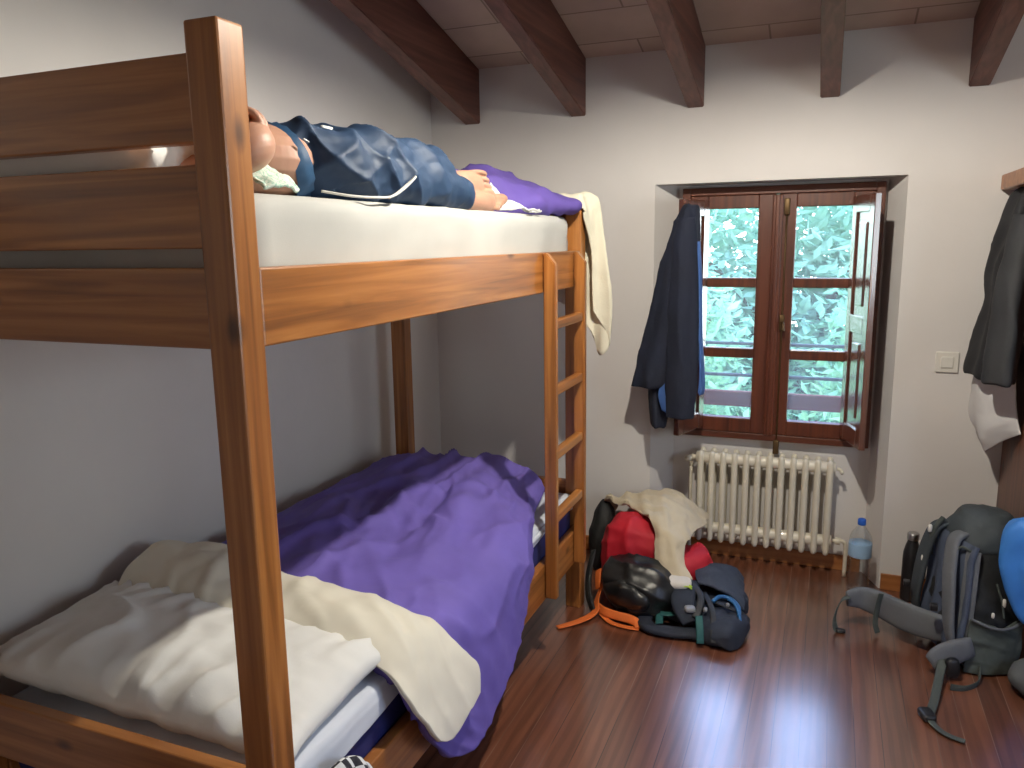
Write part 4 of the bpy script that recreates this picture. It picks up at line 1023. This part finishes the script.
ribbon(bm, [(1.40, 2.02, .115), (1.325, 2.03, .112), (1.235, 2.085, .110), (1.160, 2.15, .113), (1.09, 2.17, .122), (1.035, 2.15, .118)], [.085, .105, .112, .105, .09, .06], .034, (0.05, .1, 1))
hb = obj('hip_belt', bm, GREYPAD, bp)
bm = bmesh.new(); ribbon(bm, [(1.045, 2.145, .132), (1.015, 2.13, .115), (.995, 2.11, .06), (1.0, 2.095, .012), (1.025, 2.09, .008)], .030, .005, [(.3, 1, .2), (.3, 1, .2), (.3, 1, .1), (.6, .8, 0), (.6, .8, 0)]); ribbon(bm, [(1.155, 2.13, .17), (1.145, 2.128, .11), (1.14, 2.12, .05), (1.15, 2.115, .012)], .022, .006, (1, .6, 0))
pieces('webbing', bm, SLATEG, hb)
bm = bmesh.new(); bx(bm, 1.0, 1.035, 2.078, 2.10, .004, .016, .003); obj('buckle', bm, DARKP, hb)
bm = bmesh.new()
ribbon(bm, [(1.44, 1.94, .10), (1.38, 1.905, .085), (1.335, 1.885, .065), (1.305, 1.875, .045)], [.07, .085, .08, .05], .03, (.1, .3, 1))
h2 = obj('hip_belt', bm, GREYPAD, bp)
bm = bmesh.new(); ribbon(bm, [(1.345, 1.88, .07), (1.325, 1.80, .035), (1.30, 1.68, .018), (1.275, 1.585, .012)], .028, .005, (1, .2, .1)); ribbon(bm, [(1.275, 1.57, .012), (1.285, 1.535, .010), (1.315, 1.50, .008), (1.362, 1.483, .007)], .022, .004, (.3, 1, 0))
ribbon(bm, [(1.36, 1.79, .012), (1.41, 1.805, .008), (1.455, 1.86, .012), (1.465, 1.93, .03)], .024, .005, (.2, .1, 1)); pieces('webbing', bm, SLATEG, h2)
bm = bmesh.new(); blob(bm, (1.268, 1.585, .014), (.022, .032, .012), 4, (0, 0, .3), 20, 10); blob(bm, (1.372, 1.865, .045), (.025, .018, .035), 3, (0, 0, .4), 20, 14, disp=lambda p: .004 * fb(p, 20, 3)); pieces('buckle', bm, DARKP, h2)
bm = bmesh.new()      # cords and buckles around the lid
tube(bm, [pk(.06, .12, .88), pk(.09, .14, .80), pk(.11, .13, .84), pk(.13, .09, .80)], .005, 8); tube(bm, [pk(-.03, .13, .95), pk(-.05, .15, .84), pk(-.075, .14, .66)], .010, 8)
tube(bm, [pk(.155, .02, .62), pk(.165, .0, .50), pk(.168, -.01, .40)], .004, 8)
pieces('compression_strap', bm, SLATEG, bp)
bm = bmesh.new(); blob(bm, pk(.168, -.005, .50), (.006, .006, .016), 3, (0, 0, 0), 12, 8); blob(bm, pk(.170, .03, .42), (.005, .005, .010), 3, (0, 0, 0), 12, 8); blob(bm, pk(-.05, .165, .86), (.008, .008, .016), 3, (0, 0, 0), 12, 8); blob(bm, pk(-.08, .16, .62), (.008, .008, .014), 3, (0, 0, 0), 12, 8)
pieces('cord_lock', bm, WPLAST, bp, 'pale cord lock')

# ------------------------------------------------------------------ heap of clothes and packs by the bed
# black daypack with orange straps
dp = thing('daypack', (.24, 2.0, 0), 'shiny black daypack with orange straps at the foot of the bunk bed', 'backpack')
bm = bmesh.new(); blob(bm, (.235, 2.01, .105), (.165, .125, .112), 2.5, (.25, .1, -.25), 64, 44, disp=lambda p: .012 * fb(p, 8, 3) + .022 * folds(p, (.8, -.5, .6), 24, 3, 1.8, 4, .3) + .014 * folds(p, (.3, .4, 1), 40, 3, 1.8, 5, 2) - .010, flatz=.002)
obj('pack_body', bm, BLACKN, dp)
bm = bmesh.new(); blob(bm, (.21, 1.915, .10), (.10, .045, .06), 2.6, (.35, .1, -.2), 40, 24, disp=lambda p: .010 * fb(p, 14, 4) + .006 * crease(p, 16)); obj('front_pocket', bm, BLACKN, dp)
bm = bmesh.new(); ribbon(bm, [(.075, 2.02, .09), (.068, 1.955, .05), (.075, 1.89, .018), (.035, 1.81, .010), (-.035, 1.735, .006)], [.03, .034, .036, .034, .028], .006, [(.5, -.4, .6), (.6, -.6, .4), (.75, -.65, .1), (.6, -.75, 0), (.6, -.75, 0)]); pieces('strap', bm, ORANGE, dp, 'orange webbing strap')
bm = bmesh.new(); ribbon(bm, [(.085, 1.915, .030), (.12, 1.885, .030), (.18, 1.87, .028), (.23, 1.865, .026), (.262, 1.85, .022), (.275, 1.835, .012)], .036, .008, [(.1, .4, .8), (0, .4, .8), (0, .4, .8), (0, .5, .7), (.3, .7, .4), (.6, .7, 0)]); ribbon(bm, [(.10, 1.90, .012), (.15, 1.85, .008), (.21, 1.83, .008), (.275, 1.83, .008)], .022, .005, (.2, 1, .1)); pieces('strap', bm, ORANGE, dp, 'orange webbing strap')
bm = bmesh.new(); ribbon(bm, [(.045, 2.06, .13), (.05, 2.03, .11), (.06, 2.0, .07)], .035, .01, (.7, -.4, .4)); pieces('strap', bm, ORANGE, dp, 'orange webbing strap')
bm = bmesh.new(); ribbon(bm, [(.012, 2.10, .20), (.01, 2.03, .12), (.03, 1.96, .055), (.065, 1.91, .012)], [.03, .04, .04, .03], .016, (.6, -.5, .4)); obj('shoulder_strap', bm, BLACKM, dp)
# black garment against the wall by the bed post
bm = bmesh.new(); blob(bm, (-.03, 2.38, .155), (.055, .09, .165), 2.3, (0, .1, .2), 40, 30, disp=lambda p: .016 * fb(p, 8, 4) + .006 * crease(p, 12), flatz=.002)
tag(obj('jacket', bm, BLACKM), 'black jacket crumpled on the floor behind the bed post', 'jacket')
# red jacket
bm = bmesh.new(); rows = []
for x, yc, ry, h in ((.012, 2.25, .03, .16), (.022, 2.25, .085, .235), (.06, 2.24, .12, .305), (.13, 2.24, .135, .335), (.21, 2.235, .13, .325), (.29, 2.235, .125, .27), (.37, 2.235, .12, .215), (.43, 2.25, .115, .205), (.475, 2.265, .10, .175), (.497, 2.27, .05, .11)):
    rows.append([(x, yc + ry * math.copysign(abs(math.cos(w)) ** .8, math.cos(w)), .003 + h * (.5 + .5 * math.copysign(abs(math.sin(w)) ** .75, math.sin(w)))) for w in [2 * math.pi * i / 20 for i in range(20)]])
loft(bm, rows, 60, 70, True, True, lambda p, n, u, v: n * (.010 * fb(p, 8, 3) + .018 * folds(p, (1, .2, .35), 26, 3, 2, 4, .6) + .012 * folds(p, (.3, .5, 1), 34, 3, 2, 4, 2.6) - .008))
for v in bm.verts: v.co.z = max(v.co.z, .002)
tag(obj('jacket', bm, RED), 'bright red jacket in the heap beside the radiator', 'jacket')
# cream fleece over it
bm = bmesh.new()
rows = [[(-.02, 2.53, .27), (.10, 2.545, .35), (.22, 2.55, .385), (.33, 2.56, .36), (.43, 2.57, .26)],
        [(-.03, 2.42, .335), (.09, 2.44, .375), (.22, 2.45, .395), (.34, 2.45, .385), (.46, 2.46, .27)],
        [(.02, 2.34, .355), (.12, 2.34, .37), (.23, 2.34, .385), (.35, 2.34, .37), (.455, 2.35, .285)],
        [(.17, 2.25, .352), (.24, 2.23, .36), (.30, 2.23, .36), (.36, 2.23, .335), (.425, 2.26, .285)],
        [(.26, 2.15, .325), (.29, 2.13, .33), (.33, 2.12, .32), (.37, 2.12, .30), (.405, 2.15, .265)],
        [(.282, 2.085, .235), (.31, 2.065, .235), (.345, 2.06, .23), (.378, 2.06, .22), (.402, 2.09, .20)],
        [(.285, 2.055, .16), (.32, 2.03, .165), (.36, 2.01, .165), (.41, 2.01, .165), (.45, 2.04, .165)]]
loft(bm, rows, 60, 80, False, thick=.014, disp=lambda p, n, u, v: -n * (.012 * fb(p, 9, 3) - .030 * max(0, 1 - 1.6 * v) - .014 + .050 * folds(p, (.25, 1, .9), 30, 2.4, 1.7, 3.2, 1.7) * max(0, 1.0 - 1.5 * v) + .026 * folds(p, (1, .2, .2), 34, 1.8, 1.5, 3.2, 3.3)))
fz = tag(obj('fleece', bm, FLEECE), 'cream fleece draped over the red jacket by the radiator', 'fleece')
bm = bmesh.new(); blob(bm, (.375, 2.0, .152), (.075, .042, .020), 2.6, (.15, -.02, .12), 40, 18, disp=lambda p: .006 * fb(p, 14, 3)); obj('cuff', bm, PALEF, fz, label='paler turned-out cuff')
# navy pack lying flat with harness
np_ = thing('backpack', (.5, 2.0, 0), 'dark navy backpack lying flat with teal straps, at the front of the heap', 'backpack')
bm = bmesh.new(); blob(bm, (.50, 2.06, .055), (.155, .17, .056), 3.0, (.05, 0, -.35), 56, 26, disp=lambda p: .010 * fb(p, 10, 3) + .014 * folds(p, (.7, .6, .3), 34, 3, 2, 4.5, .8) - .005, flatz=.002); obj('pack_body', bm, DNAVY, np_)
bm = bmesh.new(); blob(bm, (.595, 1.885, .048), (.088, .108, .052), 3.0, (.1, 0, -.25), 48, 28, disp=lambda p: .010 * fb(p, 14, 3) + .014 * folds(p, (.5, -.7, .5), 42, 3, 2, 5, 1.8) - .005, flatz=.002); obj('top_pocket', bm, DNAVY, np_)
bm = bmesh.new(); ribbon(bm, [(.40, 2.10, .12), (.335, 2.0, .075), (.285, 1.90, .030), (.315, 1.835, .022), (.40, 1.825, .022), (.48, 1.835, .025), (.545, 1.82, .03)], [.06, .065, .06, .06, .062, .06, .05], .026, [(.7, -.3, .3), (.8, -.5, .2), (.8, .1, .1), (.4, 1, .1), (0, 1, .1), (0, 1, .1), (0, 1, .2)]); obj('shoulder_strap', bm, DNAVY, np_)
bm = bmesh.new(); ribbon(bm, [(.44, 2.06, .135), (.425, 1.98, .13), (.435, 1.90, .105), (.47, 1.85, .06)], [.09, .10, .09, .06], .03, (1, .1, .1)); obj('shoulder_strap', bm, DNAVY, np_)
bm = bmesh.new(); ribbon(bm, [(.338, 1.965, .060), (.343, 1.90, .048), (.352, 1.84, .040)], .030, .006, (1, .1, .2)); ribbon(bm, [(.345, 1.90, .055), (.385, 1.905, .056), (.43, 1.905, .075)], .026, .006, (0, 1, .2)); ribbon(bm, [(.505, 1.84, .10), (.515, 1.80, .07), (.522, 1.775, .02)], .028, .006, (1, .1, .1)); pieces('webbing', bm, TEAL, np_, 'teal webbing')
bm = bmesh.new(); tube(bm, [(.545, 1.93, .125), (.565, 1.975, .128), (.605, 1.985, .122), (.64, 1.95, .11), (.65, 1.89, .10)], .008, 8); tube(bm, [(.60, 1.95, .135), (.63, 1.93, .125), (.655, 1.88, .09), (.655, 1.84, .055)], .006, 8); pieces('piping', bm, fabric('blue_piping', (.02, .12, .30), .6), np_, 'blue edge piping')
bm = bmesh.new(); tube(bm, [(.405, 1.985, .150), (.43, 1.99, .155), (.455, 1.975, .152)], .0045, 8); tube(bm, [(.415, 1.968, .150), (.44, 1.97, .153), (.458, 1.958, .150)], .003, 8); pieces('lime_piping', bm, LIME, np_, 'small lime curve on the strap')
bm = bmesh.new(); blob(bm, (.465, 1.875, .105), (.022, .02, .012), 3, (0, 0, .3), 16, 10); blob(bm, (.525, 1.87, .115), (.008, .012, .008), 3, (0, 0, 0), 12, 8); blob(bm, (.605, 1.90, .135), (.008, .008, .008), 2, (0, 0, 0), 12, 8); pieces('buckle', bm, plain('grey_plastic', (.25, .26, .27), .4), np_)
bm = bmesh.new()
ribbon(bm, [(.50, 1.99, .130), (.53, 1.93, .122), (.555, 1.86, .108), (.565, 1.80, .075), (.57, 1.775, .03)], .022, .006, (1, .25, .1))
ribbon(bm, [(.545, 1.95, .118), (.60, 1.93, .112), (.65, 1.93, .098), (.685, 1.95, .06)], .020, .006, (.1, 1, .2))
ribbon(bm, [(.44, 2.02, .152), (.49, 1.96, .135), (.50, 1.90, .115), (.49, 1.85, .085)], .028, .008, (1, .3, .1))
pieces('compression_strap', bm, fabric('black_webbing', (.012, .014, .018), .6, .1), np_)
# dark shorts over it
bm = bmesh.new(); rows = [[(.43, 2.29, .10), (.47, 2.275, .135), (.53, 2.275, .135), (.59, 2.28, .12), (.625, 2.28, .085)], [(.435, 2.20, .13), (.48, 2.19, .145), (.53, 2.19, .145), (.59, 2.19, .13), (.635, 2.19, .09)], [(.455, 2.09, .14), (.49, 2.08, .15), (.54, 2.08, .148), (.60, 2.07, .13), (.645, 2.06, .085)], [(.475, 2.02, .145), (.50, 2.01, .15), (.545, 2.0, .148), (.605, 1.99, .13), (.655, 1.98, .08)]]
loft(bm, rows, 40, 40, False, thick=.010, disp=lambda p, n, u, v: n * (.006 * fb(p, 12, 4)))
tag(obj('shorts', bm, fabric('faded_navy_cotton', (.030, .040, .062), .9, .15)), 'faded navy shorts lying over the flat navy backpack', 'shorts')

# ------------------------------------------------------------------ lamp (above the picture)
lp = thing('pendant_lamp', (.66, .97, 2.335), 'dark metal pendant lamp hanging from the ceiling over the room', 'lamp')
LX, LY, LZ = .66, .97, 2.34
bm = bmesh.new(); prof = [(.150, .0), (.147, .012), (.125, .06), (.075, .10), (.03, .12), (.02, .14)]
rim = [[(LX + r * math.cos(w), LY + r * math.sin(w), LZ + z) for w in [2 * math.pi * i / 32 for i in range(32)]] for r, z in prof]
loft(bm, rim, 40, 24, True, False); obj('lamp_shade', bm, plain('enamel_shade', (.5, .48, .42), .5), lp)
bm = bmesh.new(); tube(bm, [(LX, LY, LZ + .13), (LX, LY, zceil(LY))], .005, 8, 4); obj('lamp_cord', bm, DARKP, lp)
ld = bpy.data.lights.new('bulb', 'POINT'); ld.energy = 98; ld.color = (1.0, .93, .81); ld.shadow_soft_size = .022
lo = link(bpy.data.objects.new('bulb', ld)); lo.parent = lp; lo.location = (0, 0, LZ - 2.335 + .031)

# ------------------------------------------------------------------ sky, camera, output
w = bpy.data.worlds.new('sky'); scene.world = w; w.use_nodes = True
nt = w.node_tree; nt.nodes.clear()
out = nt.nodes.new('ShaderNodeOutputWorld'); bg = nt.nodes.new('ShaderNodeBackground')
tcw = nt.nodes.new('ShaderNodeTexCoord'); sx = nt.nodes.new('ShaderNodeSeparateXYZ'); nt.links.new(tcw.outputs['Generated'], sx.inputs['Vector'])
nt.links.new(ramp(nt, sx.outputs['Z'], [(.0, (.80, .86, .92)), (.22, (.82, .90, 1.0)), (.42, (.50, .64, 1.08)), (.9, (.34, .50, 1.0))]), bg.inputs['Color'])
bg.inputs['Strength'].default_value = 9.5
nt.links.new(bg.outputs['Background'], out.inputs['Surface'])
p2 = bpy.data.lights.new('sky_portal', 'AREA'); p2.shape = 'RECTANGLE'; p2.size = W2[1] - W2[0]; p2.size_y = W2[3] - W2[2]; p2.cycles.is_portal = True
q2 = link(bpy.data.objects.new('sky_portal', p2)); q2.location = (RX + .12, .35, 1.525); q2.rotation_euler = (math.radians(90), 0, math.radians(90))
pl = bpy.data.lights.new('sky_portal', 'AREA'); pl.shape = 'RECTANGLE'; pl.size = .85; pl.size_y = 1.1
pl.cycles.is_portal = True
po = link(bpy.data.objects.new('sky_portal', pl)); po.location = (.68, 2.985, 1.18); po.rotation_euler = (math.radians(-90), 0, 0)

cam = bpy.data.cameras.new('camera'); co = link(bpy.data.objects.new('camera', cam))
cam.sensor_fit = 'HORIZONTAL'; cam.sensor_width = 36; cam.lens = 36 * 780.95 / 1024; cam.clip_start = .05
yaw, pitch, roll = .3831, -.1799, .0143
Rz = Matrix.Rotation(yaw, 3, 'Z'); Rx = Matrix.Rotation(pitch, 3, 'X'); Ry = Matrix.Rotation(roll, 3, 'Y')
R3 = Rz @ Rx @ Ry
right, fwd, up = R3 @ V((1, 0, 0)), R3 @ V((0, 1, 0)), R3 @ V((0, 0, 1))
M = Matrix((right, up, -fwd)).transposed().to_4x4(); M.translation = V((.8957, -1.0231, 1.5289))
co.matrix_world = M; scene.camera = co
scene.view_settings.view_transform = 'Standard'; scene.view_settings.look = 'None'
scene.view_settings.gamma = 1; scene.view_settings.use_curve_mapping = False
scene.view_settings.exposure = 0.14
scene.cycles.use_denoising = True
scene.cycles.max_bounces = 10; scene.cycles.diffuse_bounces = 6; scene.cycles.transparent_max_bounces = 16
scene.cycles.sample_clamp_indirect = 6
